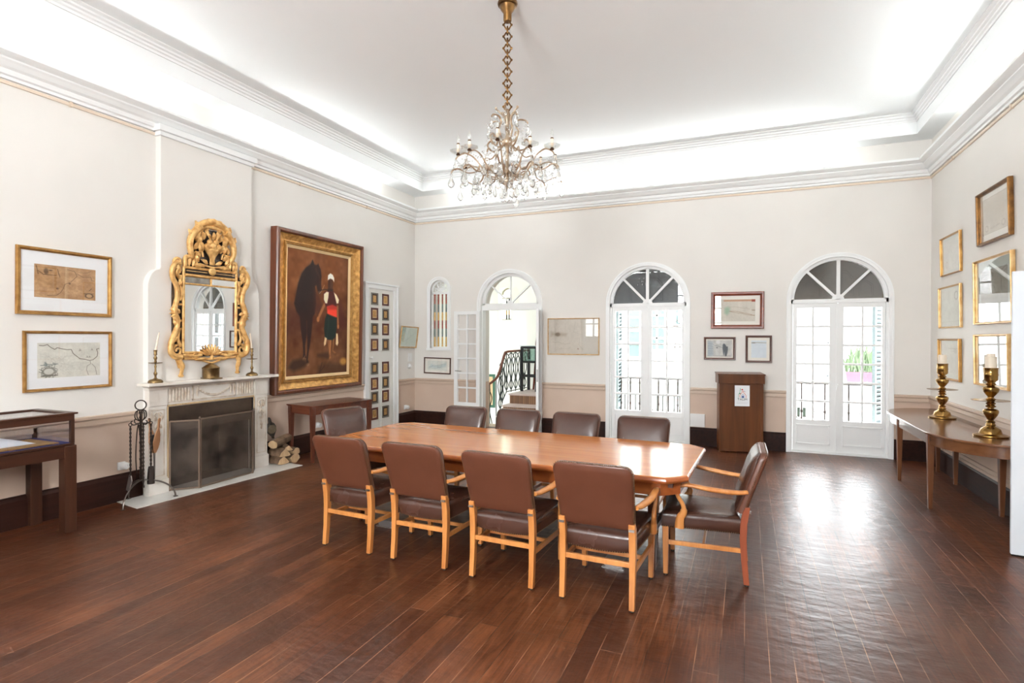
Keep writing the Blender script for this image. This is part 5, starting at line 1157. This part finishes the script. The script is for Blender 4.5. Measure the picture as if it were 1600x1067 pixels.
for s in (-1,1):
    rope(g, [(s*.32,-.03,zc),(s*.315,-.035,zc+.10),(s*.25,-.04,zc+.11),(s*.275,-.05,zc+.21),(s*.27,-.05,zc+.31),(s*.215,-.05,zc+.41),(s*.15,-.055,zc+.455)], (.030,.052), 6, 9)
    rope(g, [(s*.24,-.05,zc+.34),(s*.20,-.06,zc+.45),(s*.11,-.065,zc+.52),(0,-.07,zc+.545)], (.034,.046), 6, 9)
    rope(g, [(s*.16,-.05,zc+.44),(s*.10,-.055,zc+.475),(0,-.06,zc+.485)], (.022,.028), 6, 8)
    leafb(g, s*.19, zc+.44, .09, .036, PI/2-s*.35, -.06, .02); leafb(g, s*.25, zc+.33, .10, .036, PI/2-s*.5, -.055, .02); leafb(g, s*.20, zc+.30, .12, .032, PI/2+s*.2, -.045, .02); leafb(g, s*.22, zc+.20, .10, .03, PI/2+s*.4, -.045); leafb(g, s*.09, zc+.42, .09, .03, PI/2+s*.3, -.05); leafb(g, s*.12, zc+.53, .10, .026, PI/2+s*1.2, -.075)
    rope(g, [(s*.10,-.04,zc+.03),(s*.19,-.045,zc+.05),(s*.21,-.05,zc+.14),(s*.14,-.05,zc+.19),(s*.12,-.05,zc+.13)], (.020,.012)); rope(g, [(s*.22,-.04,zc+.02),(s*.24,-.04,zc+.09),(s*.20,-.04,zc+.10)], .014)
    leafb(g, s*.15, zc+.19, .10, .028, PI/2-s*.2, -.05); leafb(g, s*.17, zc+.07, .09, .026, PI/2-s*.5, -.05); leafb(g, s*.13, zc+.02, .12, .026, PI/2-s*1.45, -.045); leafb(g, s*.28, zc+.01, .12, .022, PI/2, -.045); leafb(g, s*.24, zc+.01, .11, .018, PI/2+s*.15, -.045)
    g.box(min(s*.05,s*.30),-.035,zc-.045,max(s*.05,s*.30),-.02,zc-.038)
    scroll(g, s*.20, zc+.145, .05, 0, 1.1, s, .013)
    for (px, pz, ln, wd, an) in ((.11,.20,.13,.034,1.2),(.17,.27,.12,.034,1.75),(.10,.33,.10,.032,1.35),(.06,.38,.09,.028,1.3),(.15,.12,.09,.03,.9),(.05,.06,.10,.024,.5),(.20,.36,.09,.034,2.2)): leafb(g, s*px, zc+pz, ln, wd, an if s > 0 else PI-an, -.04, .02)
leafb(g, 0, zc+.33, .10, .03, PI/2, -.07); leafb(g, -.03, zc+.34, .10, .024, PI/2+.6, -.065); leafb(g, .03, zc+.34, .10, .024, PI/2-.6, -.065); g.ell((0,-.05,zc-.02),(.05,.022,.05),10,6); rope(g, [(-.16,-.045,zc+.05),(0,-.055,zc+.025),(.16,-.045,zc+.05)], .013)
obj('crest', g, Mg, t, smooth=60)
g = G(); g.lathe([(.03,0),(.034,.02),(.03,.06),(.045,.10),(.085,.16),(.10,.175),(.095,.185),(0,.18)], 16); g.xf(Matrix.Translation((0,-.045,zc+.05)) @ Matrix.Diagonal((1,.5,1,1))); obj('basket', g, Mg, t, smooth=50)
for x, z, r in ((-.075,zc+.255,.040),(-.01,zc+.265,.048),(.06,zc+.26,.042),(.03,zc+.315,.038),(-.045,zc+.31,.034)):
    g = G(); g.ell((x,-.065,z),(r,r*.8,r),12,8); obj('fruit', g, Mg, t, smooth=80)

# ------------------------------------------------------------------ crystal chandelier on its chain
CX, CY = -1.943, 4.507
t = thing('chandelier', 'brass and crystal chandelier with candle arms hanging on a long chain over the table', 'chandelier', (CX, CY, 0))
M_chand = mat('chandelier_brass', (200,182,160), .34, metal=.45, var=(20,.3,.7), col2=(150,122,94)); M_chain = mat('chain_brass', (128,92,48), .34, metal=.8, var=(12,.3,.7), col2=(74,50,26))
def crystal_mat():
    m, nt, b, N, L = newmat('crystal'); nt.nodes.remove(b)
    gl = N('ShaderNodeBsdfGlass'); gl.inputs['IOR'].default_value = 1.5; gl.inputs['Roughness'].default_value = 0; gl.inputs[0].default_value = (.98,.985,.98,1)
    tr = N('ShaderNodeBsdfTransparent'); mx = N('ShaderNodeMixShader'); mx.inputs[0].default_value = .3
    L(gl.outputs[0], mx.inputs[1]); L(tr.outputs[0], mx.inputs[2]); L(mx.outputs[0], nt.nodes['Material Output'].inputs[0]); return m
M_cry = crystal_mat(); M_cup = glass('glass_dish', (.96,.97,.96), .10, .02, 0, 3, .7)
g = G(); g.lathe([(0,4.60),(.085,4.60),(.088,4.585),(.084,4.572),(.07,4.565),(.062,4.54),(.04,4.51),(.036,4.50),(.036,4.44),(.03,4.43),(0,4.43)], 28); obj('ceiling_canopy', g, M_chain, t, smooth=40)
zt_, zb_ = 4.43, 3.66; nl = 15; step = (zt_-zb_)/nl
for i in range(nl):                                           # hexagonal links alternate with small round ones
    z = zt_-step*(i+.5); a = 0 if i % 2 else PI/2; a += .4
    if i % 2 == 0: q = [(.012,0,.03),(.034,0,0),(.012,0,-.035),(-.012,0,-.035),(-.034,0,0),(-.012,0,.03)]; q = [(x*1.0, y, zz*1.12) for x, y, zz in q]; r_ = .0075; a = .39
    else: q = [(.016*math.cos(k), 0, .036*math.sin(k)) for k in np.linspace(0,2*PI,13)[:-1]]; r_ = .0085; a = .39+PI/2
    g = G(); g.tube([(x*math.cos(a), x*math.sin(a), z+zz) for x, y, zz in q], r_, 6, closed=True)
    if i % 2 == 0:
        for s in (-1,1): g.ell((s*.036*math.cos(a), s*.036*math.sin(a), z), (.011,)*3, 6, 4)
    obj('chain_link', g, M_chain, t, smooth=40)
g = G(); g.lathe([(0,3.67),(.012,3.665),(.02,3.64),(.028,3.615),(.022,3.59),(.014,3.57),(.012,3.45),(.02,3.42),(.045,3.40),(.05,3.375),(.04,3.345),(.018,3.33),(.012,3.30),(.012,3.10),(.022,3.08),(.03,3.06),(.014,3.04),(.012,2.99),(.03,2.97),(.052,2.955),(.05,2.93),(.028,2.905),(.012,2.895),(.008,2.87),(0,2.86)], 20); obj('stem', g, M_chand, t, smooth=50)
for z0, z1, r_ in ((3.44,3.58,.030),(3.12,3.30,.05)):
    g = G(); g.lathe([(.014,z0),(r_*.6,z0+.02),(r_,(z0+z1)/2),(r_*.6,z1-.02),(.014,z1)], 16)
    obj('glass_baluster', g, M_cry, t, smooth=60)
N_ = 10; arm0 = R(-10)
pend = []                                                     # (x, y, z, size)
for i in range(N_):
    a = arm0+R(22.79)+PI/2+2*PI*i/N_; c, s = math.cos(a), math.sin(a); k = .035 if i % 2 else -.02
    P = lambda r, z: (r*c, r*s, z)
    g = G(); g.tube(catmull([P(.03,3.06),P(.09,3.00),P(.17,3.02),P(.24,3.10+k),P(.30,3.19+k),P(.37,3.225+k),P(.43,3.19+k),P(.45,3.15+k)],5), .0078, 7)
    g.tube(catmull([P(.24,3.10+k),P(.27,3.02+k),P(.35,3.0+k),P(.42,3.04+k),P(.47,3.03+k),P(.49,2.99+k)],5), .008, 6); g.tube(catmull([P(.09,3.0),P(.13,3.07),P(.19,3.09),P(.20,3.05)],4), .007, 6)
    obj('arm', g, M_chand, t, smooth=60)
    rc, zc_ = .43, 3.215+k
    g = G(); g.lathe([(0,zc_-.02),(.014,zc_-.018),(.02,zc_-.005),(.012,zc_+.005),(.012,zc_+.012),(0,zc_+.012)], 12, P(rc,0)); q = obj('arm_cup', g, mat('dark_cup', (84,58,38), .4, metal=.8) if i == 0 else bpy.data.materials['dark_cup'], t)
    g = G(); n = 32; rings = []
    for r_, z in ((.012,.0),(.04,.004),(.062,.016),(.072,.026),(.070,.030),(.058,.020),(.036,.009),(.012,.006)): rings.append([Vector(P(rc,zc_+z))+Vector((r_*(1+.05*math.cos(8*th))*math.cos(th), r_*(1+.05*math.cos(8*th))*math.sin(th), 0)) for th in np.linspace(0,2*PI,n+1)[:-1]])
    g.loft(rings); obj('drip_dish', g, M_cup, t, smooth=60)
    g = G(); g.lathe([(0,zc_+.01),(.0125,zc_+.01),(.0125,zc_+.085),(0,zc_+.085)], 12, P(rc,0)); sl = obj('candle_sleeve', g, M_wax, t, smooth=40)
    g = G(); g.lathe([(.0135,zc_+.083),(.0135,zc_+.093),(0,zc_+.093)], 12, P(rc,0)); obj('socket_ring', g, bpy.data.materials['dark_cup'], sl, smooth=40)
    g = G(); g.lathe([(.008,zc_+.092),(.015,zc_+.115),(.014,zc_+.135),(.006,zc_+.16),(0,zc_+.172)], 12, P(rc,0)); obj('bulb', g, M_cup, sl, smooth=60)
    pend += [(*P(.49,2.985+k),1.0), (*P(.365,2.99+k),.9), (*P(.455,3.145+k),.7), (*P(.25,2.985),.9)]
    if i % 2 == 0:                                            # upper scrolls
        g = G(); g.tube(catmull([P(.02,3.37),P(.07,3.40),P(.10,3.47),P(.075,3.53),P(.10,3.575),P(.16,3.575),P(.185,3.55)],5), .008, 6); g.tube(catmull([P(.03,3.36),P(.10,3.31),P(.17,3.33),P(.20,3.38),P(.17,3.41),P(.15,3.385)],5), .008, 6); g.tube(catmull([P(.10,3.31),P(.16,3.25),P(.22,3.27),P(.235,3.23)],4), .007, 6)
        obj('upper_scroll', g, M_chand, t, smooth=60); pend += [(*P(.185,3.54),.75), (*P(.235,3.22),.85)]
    else:
        g = G(); g.tube(catmull([P(.015,3.55),P(.035,3.60),P(.075,3.64),P(.10,3.66)],4), .007, 6); g.ell(P(.10,3.665),(.012,)*3,8,5); obj('upper_scroll', g, M_chand, t, smooth=60); pend += [(*P(.10,3.64),.6)]
    aa = a+PI/N_; c, s = math.cos(aa), math.sin(aa); pend += [(*(.40*c,.40*s,3.03),.85), (*(.30*c,.30*s,2.975),1.0), (*(.16*c,.16*s,2.96),.9)]
pend += [(0,0,2.875,1.0), (.08,.03,2.93,1.0), (-.07,.04,2.93,1.0), (.02,-.09,2.92,1.0), (.0,.10,2.94,.9)]
def pendant_mesh():
    g = G(); n = 10
    def rings(prof, fl): return [[(max(r,.0008)*math.cos(2*PI*j/n), max(r,.0008)*fl*math.sin(2*PI*j/n), z) for j in range(n)] for r, z in prof]
    g.loft(rings([(0,0),(.007,-.005),(.0085,-.011),(.006,-.017),(0,-.02)], 1)); g.loft(rings([(0,-.021),(.005,-.026),(.007,-.036),(.0135,-.052),(.020,-.070),(.021,-.080),(.016,-.094),(.008,-.103),(0,-.107)], .45)); return g
first = None; pend.sort(key=lambda q: q[0]*.39-q[1]*.92, reverse=True)
for i, (x, y, z, k) in enumerate(pend[:100]):
    if first is None: first = obj('crystal_pendant', pendant_mesh(), M_cry, t, smooth=0); o = first
    else: o = first.copy(); C.objects.link(o); o.parent = t
    o.location = (x, y, 3.25-(3.25-z)*.74 if z < 3.25 else z); o.scale = (k*1.4, k*1.4, k*1.2); o.rotation_euler = (0, 0, R(22.8)+rng.uniform(-.7,.7))
g = G()                                                       # bead garlands between the arms
for i in range(N_):
    a0 = arm0+R(22.79)+PI/2+2*PI*i/N_; a1 = a0+2*PI/N_
    for (r_, za, sag, n) in ((.44,3.17,.09,13),(.18,3.52,.10,11)):
        for j in range(n):
            u = j/(n-1); a = a0+(a1-a0)*u; g.ell((r_*(1-.06*math.sin(PI*u))*math.cos(a), r_*(1-.06*math.sin(PI*u))*math.sin(a), za-sag*math.sin(PI*u)), (.0075,)*3, 6, 4)
    for j in range(11):
        u = j/10; r_ = .19+(.42-.19)*u; g.ell((r_*math.cos(a0+.3), r_*math.sin(a0+.3), 3.36-.22*u-.10*math.sin(PI*u)), (.0075,)*3, 6, 4)
b = obj('bead_garland', g, M_cry, t, smooth=60); b['kind'] = 'stuff'
done_ = set()
for o in [q for q in bpy.data.objects if q.parent == t or (q.parent and q.parent.parent == t)]:      # lower tier gathered upward
    if o.name.startswith('crystal_pendant') or o.data.name in done_: continue
    done_.add(o.data.name)
    for v in o.data.vertices:
        if v.co.z < 3.25: v.co.z = 3.25-(3.25-v.co.z)*.74

# ------------------------------------------------------------------ stair hall beyond the doorway
M_hall = mat('hall_plaster', (238,240,232), .6); M_tile = mat('terracotta_tile', (150,108,76), .5, var=(9,.3,.7), col2=(112,80,58)); M_tread = mat('pale_tread', (214,198,192), .4, var=(8,.3,.7), col2=(196,180,174))
HX0, HX1, HY1 = -6.6, -3.18, 12.15; HB = YB+TH
g = G(); hwx, hwc = .17, -5.30
wall_strips(g, lambda a, tt, z: (a, HY1+tt, z), HX0, HX1, -1.6, 4.4, .3, [(hwc, hwx, 2.09, 2.70, True)])
struct('wall_hall_back', g, M_hall, smooth=0)
g = G(); g.box(HX0-.1,HB,-1.6,HX0,HY1,4.4); struct('wall_hall_left', g, M_hall, smooth=0)
g = G(); g.box(HX1,HB,-1.6,HX1+.1,HY1,4.4); g.box(-4.50,11.55,.5,-4.06,12.15,4.4); struct('wall_hall_right', g, M_hall, smooth=0)
g = G(); g.box(HX0,HB,4.4,HX1,HY1,4.5); struct('ceiling_hall', g, M_ceil, smooth=0)
g = G(); g.box(HX0,HB,-.12,HX1,9.75,0); g.box(HX0,9.75,-1.6,-4.40,HY1,-1.5); struct('floor_hall', g, mat('hall_floor_tile', (206,188,164), .4), smooth=0)
def brick_riser():
    m, nt, b, N, L = newmat('brick_riser'); tc = N('ShaderNodeTexCoord'); sp = N('ShaderNodeSeparateXYZ'); L(tc.outputs['Object'], sp.inputs[0]); cb = N('ShaderNodeCombineXYZ'); L(sp.outputs[2], cb.inputs[0]); L(sp.outputs[0], cb.inputs[1])
    br = N('ShaderNodeTexBrick'); L(cb.outputs[0], br.inputs['Vector']); br.offset = 0; br.inputs['Scale'].default_value = 1; br.inputs['Brick Width'].default_value = .5; br.inputs['Row Height'].default_value = .042; br.inputs['Mortar Size'].default_value = .004
    br.inputs['Color1'].default_value = (*lin((150,112,80)),1); br.inputs['Color2'].default_value = (*lin((120,88,64)),1); br.inputs['Mortar'].default_value = (*lin((70,50,38)),1); L(br.outputs['Color'], b.inputs['Base Color']); b.inputs['Roughness'].default_value = .6; return m
Mbr = brick_riser()
r = sroot('trim_10'); 
for y0, z0, z1 in ((9.75,0,.16),(10.02,.16,.335),(10.36,.335,.53)):
    g = G(); g.box(-4.40,y0,-.1,HX1,HY1,z1-.03); o = obj('riser', g, Mbr, r, smooth=0)
    g = G(); g.box(-4.42,y0-.02,z1-.03,HX1,HY1,z1); obj('tread', g, M_tread, r, smooth=0)
g = G(); g.box(-4.06,11.45,.53,HX1,HY1,.74); g.box(-4.06,11.75,.74,HX1,HY1,.95); obj('riser', g, wood('stair_wood', (130,84,56), (98,62,40), 0, .4), r, smooth=0)
# hall slit window with coloured bars
r = sroot('window_7', (hwc, HY1, 0))
g = G(); g.box(-.17,.26,2.09,.17,.30,2.12); arch_band(g, .13, .17, .24, .30, 2.70, n=16); g.box(-.17,.25,2.60,.17,.29,2.64)
for k in (.06,.10): g.tube([(k*math.cos(q), .27, 2.70+k*math.sin(q)) for q in np.linspace(0,PI,10)], .008, 5)
obj('frame', g, mat('hall_lattice', (196,188,170), .5), r)
g = G(); g.box(-.17,.285,2.1,.17,.29,2.6); obj('pane', g, glass('green_glass', (.80,.86,.78), .05), r, smooth=0)
M_st2 = [mat('hall_stick_%d' % i, c, .4) for i, c in enumerate(((58,40,34),(206,160,84),(40,44,44)))]
for x in (-.03, .035, .10):
    g = G(); zs_ = np.linspace(2.12, 2.60, 6)
    for i in range(5): g.lathe([(0,zs_[i]),(.019,zs_[i]),(.021,(zs_[i]+zs_[i+1])/2),(.019,zs_[i+1]),(0,zs_[i+1])], 10, (x,.2,0), mi=(0,1,2,0,2)[i])
    g.ell((x,.2,2.115),(.03,.03,.02),8,5,mi=0); obj('painted_bar', g, M_st2, r)
# iron stair railing with wooden handrail
t = thing('stair_railing', 'curved wooden handrail on dark wrought iron balusters beyond the doorway', 'railing', (-4.6, 10.3, 0)); O_ = Vector((-4.6,10.3,0))
rail = catmull([Vector(q)-O_ for q in ((-5.3,9.6,.42),(-4.80,10.0,.69),(-4.66,10.15,.80),(-4.60,10.26,.93),(-4.52,10.35,1.30),(-4.49,10.40,1.37),(-4.46,10.7,1.385),(-4.44,11.45,1.39))], 8)
g = G(); g.tube(rail, .028, 9, flat=.8); obj('handrail', g, wood('handrail_wood', (124,64,36), (84,42,26), 2, .3), t, smooth=60)
M_grn = mat('dark_green_iron', (52,60,58), .4, metal=.5)
def baluster(x, y, z0, z1, belly=True):
    x -= O_.x; y -= O_.y; g = G(); g.tube([(x,y,z0),(x,y,z1)], .010, 6)
    if belly:
        h = z1-z0
        for s in (-1,1):
            g.tube(catmull([(x,y,z0+.05*h),(x+s*.035,y+s*.01,z0+.18*h),(x+s*.012,y,z0+.34*h),(x+s*.045,y+s*.015,z0+.58*h),(x+s*.02,y,z0+.80*h),(x+s*.05,y+s*.012,z0+.90*h),(x,y,z0+.985*h)],5), .010, 5)
        g.ell((x,y,z0+.36*h),(.022,.022,.03),8,5)
    obj('baluster', g, M_grn, t, smooth=60)
for x, y, z0, z1 in ((-4.50,10.42,.54,1.36),(-4.48,10.62,.54,1.37),(-4.47,10.84,.54,1.38),(-4.455,11.06,.54,1.385),(-4.445,11.28,.54,1.385),(-4.545,10.32,.34,1.19),(-4.575,10.28,.18,1.02)): baluster(x, y, z0, z1)
for x, y, z0, z1 in ((-4.63,10.2,-.3,.84),(-4.80,10.0,-.4,.68),(-4.72,10.09,-.35,.75)): baluster(x, y, z0, z1, False)
for x, y, z1 in ((-4.70,10.10,.66),(-4.86,9.96,.52)):
    g = G(); g.tube(catmull([Vector((x,y,z1+.1))-O_,Vector((x-.05,y,z1))-O_,Vector((x+.02,y,z1-.2))-O_,Vector((x-.03,y,z1-.45))-O_,Vector((x+.03,y,z1-.75))-O_,Vector((x-.01,y,z1-.95))-O_],6), .010, 6); obj('scroll', g, M_iron, t)
g = G(); g.tube([Vector(q)-O_ for q in ((-4.55,10.32,.36),(-4.50,10.42,.56),(-4.44,11.4,.57))], .010, 6); obj('bottom_rail', g, M_grn, t)
# black glazed cabinet on the landing
t = thing('black_cabinet', 'small black glass display cabinet on tall legs on the landing beyond the doorway', 'display case', (-4.20, 11.13, .53), R(-4))
hx, hy = .17, .17
for sx in (-1,1):
    for sy in (-1,1): g = G(); g.box(sx*hx-.025,sy*hy-.025,0,sx*hx+.025,sy*hy+.025,.94); obj('leg', g, M_black, t, smooth=0)
g = G()
for z0, z1 in ((.60,.64),(.90,.95),(.30,.34)):
    for s in (-1,1): g.box(-hx,s*hy-.02,z0,hx,s*hy+.02,z1); g.box(s*hx-.02,-hy,z0,s*hx+.02,hy,z1)
obj('rails', g, M_black, t, smooth=0)
g = G(); g.box(-hx-.035,-hy-.035,.95,hx+.035,hy+.035,.965); obj('top', g, mat('grey_glass_top', (176,190,190), .1), t, smooth=0)
g = G(); g.box(-hx+.02,-hy+.02,.62,hx-.02,hy-.02,.64); g.ell((-.04,-.06,.65),(.07,.05,.02)); g.ell((.06,.02,.65),(.06,.05,.018)); obj('shelf', g, mat('pale_lining', (206,216,214), .6), t)
g = G()
for s in (-1,1): g.box(-hx,s*hy-.002,.64,hx,s*hy+.002,.90); g.box(s*hx-.002,-hy,.64,s*hx+.002,hy,.90)
obj('glass', g, glass('cabinet_glass', (.8,.9,.88), .10), t, smooth=0)
t = thing('wooden_club', 'brown wooden staff end rising behind the black cabinet on the landing', 'staff', (-4.22, 11.40, .53))
g = G(); g.tube([(-.06,0,0),(0,0,.75),(.02,0,1.0),(.045,0,1.22),(.047,0,1.235)], [.022,.024,.038,.036,.015], 10); obj('shaft', g, M_redw, t)
p = Pic(.30,.55,40,(214,190,150)); p.noise(6,14,301); p.poly([(.2,.2),(.7,.15),(.8,.5),(.3,.55)],(120,84,60),.1); p.poly([(.2,.6),(.7,.6),(.6,.9),(.25,.95)],(160,110,70),.1)
t = thing('framed_print', 'print in a dark green frame low on the stair hall wall behind the handrail', 'picture', (-5.77, HY1-.004, .385)); 
g = G(); g.frame(.46,.80,[(0,0),(0,.025),(.05,.025),(.06,.01),(.06,0)]); obj('frame', g, mat('green_frame', (48,98,78), .4), t, smooth=30); canvas('print', .36, .70, p, t, y=-.006)

# ------------------------------------------------------------------ outside: shutters, balconies, the house opposite
M_shut = mat('grey_shutter_paint', (122,136,138), .5); M_shutd = mat('shutter_slot_shade', (22,26,26), .6)
def shutter(x0, x1, y, rz, lb):
    """louvred shutter hinged at x0"""
    t = thing('louvred_shutter', lb, 'shutter', (x0, y, 0), rz, 'grey louvred shutters of the french windows'); w = x1-x0
    g = G(); g.box(0,-.02,.1,.06,.02,2.2); g.box(w-.06,-.02,.1,w,.02,2.2)
    for z0, z1 in ((.1,.2),(.46,.54),(1.50,1.62),(2.12,2.2)): g.box(.06,-.02,z0,w-.06,.02,z1)
    obj('frame', g, M_shut, t, smooth=0)
    g = G()
    for a, b in ((.54,1.50),(1.62,2.12)):
        n = int((b-a)/.062)
        for i in range(n):
            z = a+(b-a)*(i+.5)/n; g.loft([[(xx,-.018,z+.024),(xx,-.012,z+.030),(xx,.018,z-.012),(xx,.012,z-.018)] for xx in (.06,w-.06)])
    obj('louvres', g, M_shut, t, smooth=0)
    g = G(); g.box(.06,.004,.2,w-.06,.012,.46); obj('lower_panel', g, mat('shutter_panel', (84,98,104), .5), t, smooth=0)
    g = G(); g.box(.06,.0175,.54,w-.06,.0195,1.5); g.box(.06,.0175,1.62,w-.06,.0195,2.12); obj('dark_backing', g, M_shutd, t, smooth=0)  # dark sheet stands in for the shade between the louvres
shutter(W2X+.50, W2X+1.0, YB+TH+.05, R(60), 'grey louvred shutter folded back at the right of the right-hand french window')
shutter(W2X-.62, W2X-.12, YB+TH+.05, R(120), 'grey louvred shutter folded back at the left of the right-hand french window')
shutter(-2.03, -1.53, YB+TH+.05, R(94.5), 'grey louvred shutter folded back at the left of the middle french window')
shutter(W1X+.62, W1X+1.12, YB+TH+.05, R(80), 'grey louvred shutter folded back at the right of the middle french window')
M_bal = mat('balcony_iron', (46,34,28), .5, metal=.3)
def balcony(cx, lb):
    t = thing('balcony_railing', lb, 'railing', (cx, YB+TH+.38, 0), 0, 'iron balcony railings outside the french windows')
    g = G(); g.box(-.95,-.015,.945,.95,.015,.965); g.box(-.95,-.01,.08,.95,.01,.095); g.box(-.95,-.008,.80,.95,.008,.81) if False else None
    obj('rails', g, M_bal, t, smooth=0)
    for i in range(12):
        x = -.88+i*.16; g = G(); g.tube([(x,0,-.04),(x,0,.95)], .0115, 6); g.ell((x,0,.52),(.02,.02,.03),8,5); obj('bar', g, M_bal, t)
    for i in range(11):
        x = -.80+i*.16; g = G()
        for zc2, s in ((.42,1),(.32,-1)):
            for q in (-1,1): g.tube([(x+q*.032+s*.026*(1-.7*k/16)*math.cos(k*.5)*q, 0, zc2+.026*(1-.7*k/16)*math.sin(k*.5)) for k in range(17)], .005, 5)
        obj('scroll', g, M_bal, t)
    return t
balcony(W1X, 'iron balcony railing outside the middle arched french window'); balcony(W2X, 'iron balcony railing outside the right-hand arched french window')
g = G(); g.box(-2.6,YB+TH,-.14,2.3,YB+TH+.42,-.04); struct('floor_balcony', g, M_hall, smooth=0)
# house across the street
t = thing('house_opposite', 'white house front across the street seen through the french windows', 'building', (-.5, 14, 0)); ox = -.5
M_fac = mat('white_facade', (246,246,244), .8); M_opg = mat('facade_pane', (88,106,106), .2)
g = G(); g.box(-6,0,-3.2,.75,.4,3.9); g.box(.75,0,-3.2,6,.4,.70); obj('facade', g, M_fac, t, smooth=0)
def owin(x0, x1, z0, z1, cols, rows, mg):
    g = G()
    for q in ((x0-.06,z0,x0,z1),(x1,z0,x1+.06,z1),(x0-.06,z1,x1+.06,z1+.08),(x0-.06,z0-.06,x1+.06,z0)): g.box(q[0],-.06,q[1],q[2],0,q[3])
    for i in range(1, cols): x = x0+(x1-x0)*i/cols; g.box(x-.025,-.03,z0,x+.025,0,z1)
    for i in range(1, rows): z = z0+(z1-z0)*i/rows; g.box(x0,-.03,z-.025,x1,0,z+.025)
    f = obj('window', g, M_fac, t, smooth=0); g = G(); g.box(x0,-.012,z0,x1,-.002,z1); obj('pane', g, mg, f, smooth=0)
owin(-2.19-ox,-1.84-ox,1.38,2.5,2,4,M_opg); owin(-2.72-ox,-2.44-ox,1.2,2.5,1,4,M_opg); owin(-1.56-ox,-1.46-ox,2.0,2.5,1,2,M_opg); owin(1.06-ox,1.24-ox,-.6,.12,2,3,mat('green_shade_pane', (40,52,40), .4))
owin(-3.2-ox,-2.95-ox,1.1,2.3,1,4,M_opg)
g = G()
for x in np.arange(-3.0, -.3, .22): g.box(x-ox-.008,-.5,.62,x-ox+.008,-.484,1.08)
g.box(-3.1-ox,-.5,1.07,-.2-ox,-.48,1.09); g.box(-3.1-ox,-.52,.56,-.2-ox,0,.62); obj('balcony', g, mat('pale_iron', (118,118,114), .6), t, smooth=0)
g = G(); x0, x1 = .95-ox, 1.8-ox
for x in np.arange(-3.0, -.2, .13): g.box(x-ox-.012,-.3,-.9,x-ox+.012,-.28,.28)
g.box(-3.1-ox,-.3,.27,-.2-ox,-.27,.30); obj('lower_balcony', g, mat('grey_iron', (56,58,54), .6), t, smooth=0)
for cx, z in ((-1.52, 1.45), (-1.52, 1.95)):
    g = G(); g.tube([(cx-ox+.06*math.cos(q),-.1,z+.14*math.sin(q)) for q in np.linspace(0,2*PI,13)[:-1]], .01, 5, closed=True); g.box(cx-ox-.12,-.1,z-.012,cx-ox+.10,-.09,z+.012); obj('grille', g, M_iron, t)
t = thing('planter', 'pink window box with green plants seen through the right-hand french window', 'planter', (2.28, 13.6, .74))
g = G(); g.loft([[(x*k,y*k,z) for x, y in ((-.34,-.11),(.34,-.11),(.34,.11),(-.34,.11))] for k, z in ((.92,0),(1,.20),(1,.22),(.94,.22),(.9,.18))]); obj('box', g, mat('pink_planter', (112,80,94), .5), t, smooth=0)
g = G(); rr = random.Random(5)
for k in range(90):
    x, y = rr.uniform(-.32,.30), rr.uniform(-.08,.08); h = rr.uniform(.12,.62); dx = rr.uniform(-.12,.12)
    g.loft([[(x-.006,y,.2),(x+.006,y,.2),(x,y+.006,.2)],[(x+dx*.5-.022,y,.2+h*.7),(x+dx*.5+.022,y,.2+h*.7),(x+dx*.5,y+.01,.2+h*.72)],[(x+dx-.002,y,.2+h),(x+dx+.002,y,.2+h),(x+dx,y+.002,.2+h)]])
f = obj('foliage', g, mat('plant_green', (92,110,80), .6, var=(9,.3,.7), col2=(72,92,60)), t, smooth=0)
g = G(); g.box(-.42,-.14,-.04,.42,.40,0); obj('ledge', g, M_fac, t, smooth=0)
t = thing('scroll_bracket', 'wrought iron lantern bracket on the house opposite, left of the planter', 'bracket', (1.74, 13.9, .84))
g = G(); g.box(-.10,-.02,-.02,.10,.1,.02); g.tube(catmull([(-.05,0,0),(.05,0,.18),(-.04,0,.36),(.05,0,.55),(-.02,0,.72)],6), .014, 6); g.tube(catmull([(.06,0,0),(-.03,0,.2),(.06,0,.40),(0,0,.72)],6), .012, 6); g.box(-.09,-.02,.71,.06,.1,.74); obj('ironwork', g, mat('bracket_iron', (56,62,66), .5), t)
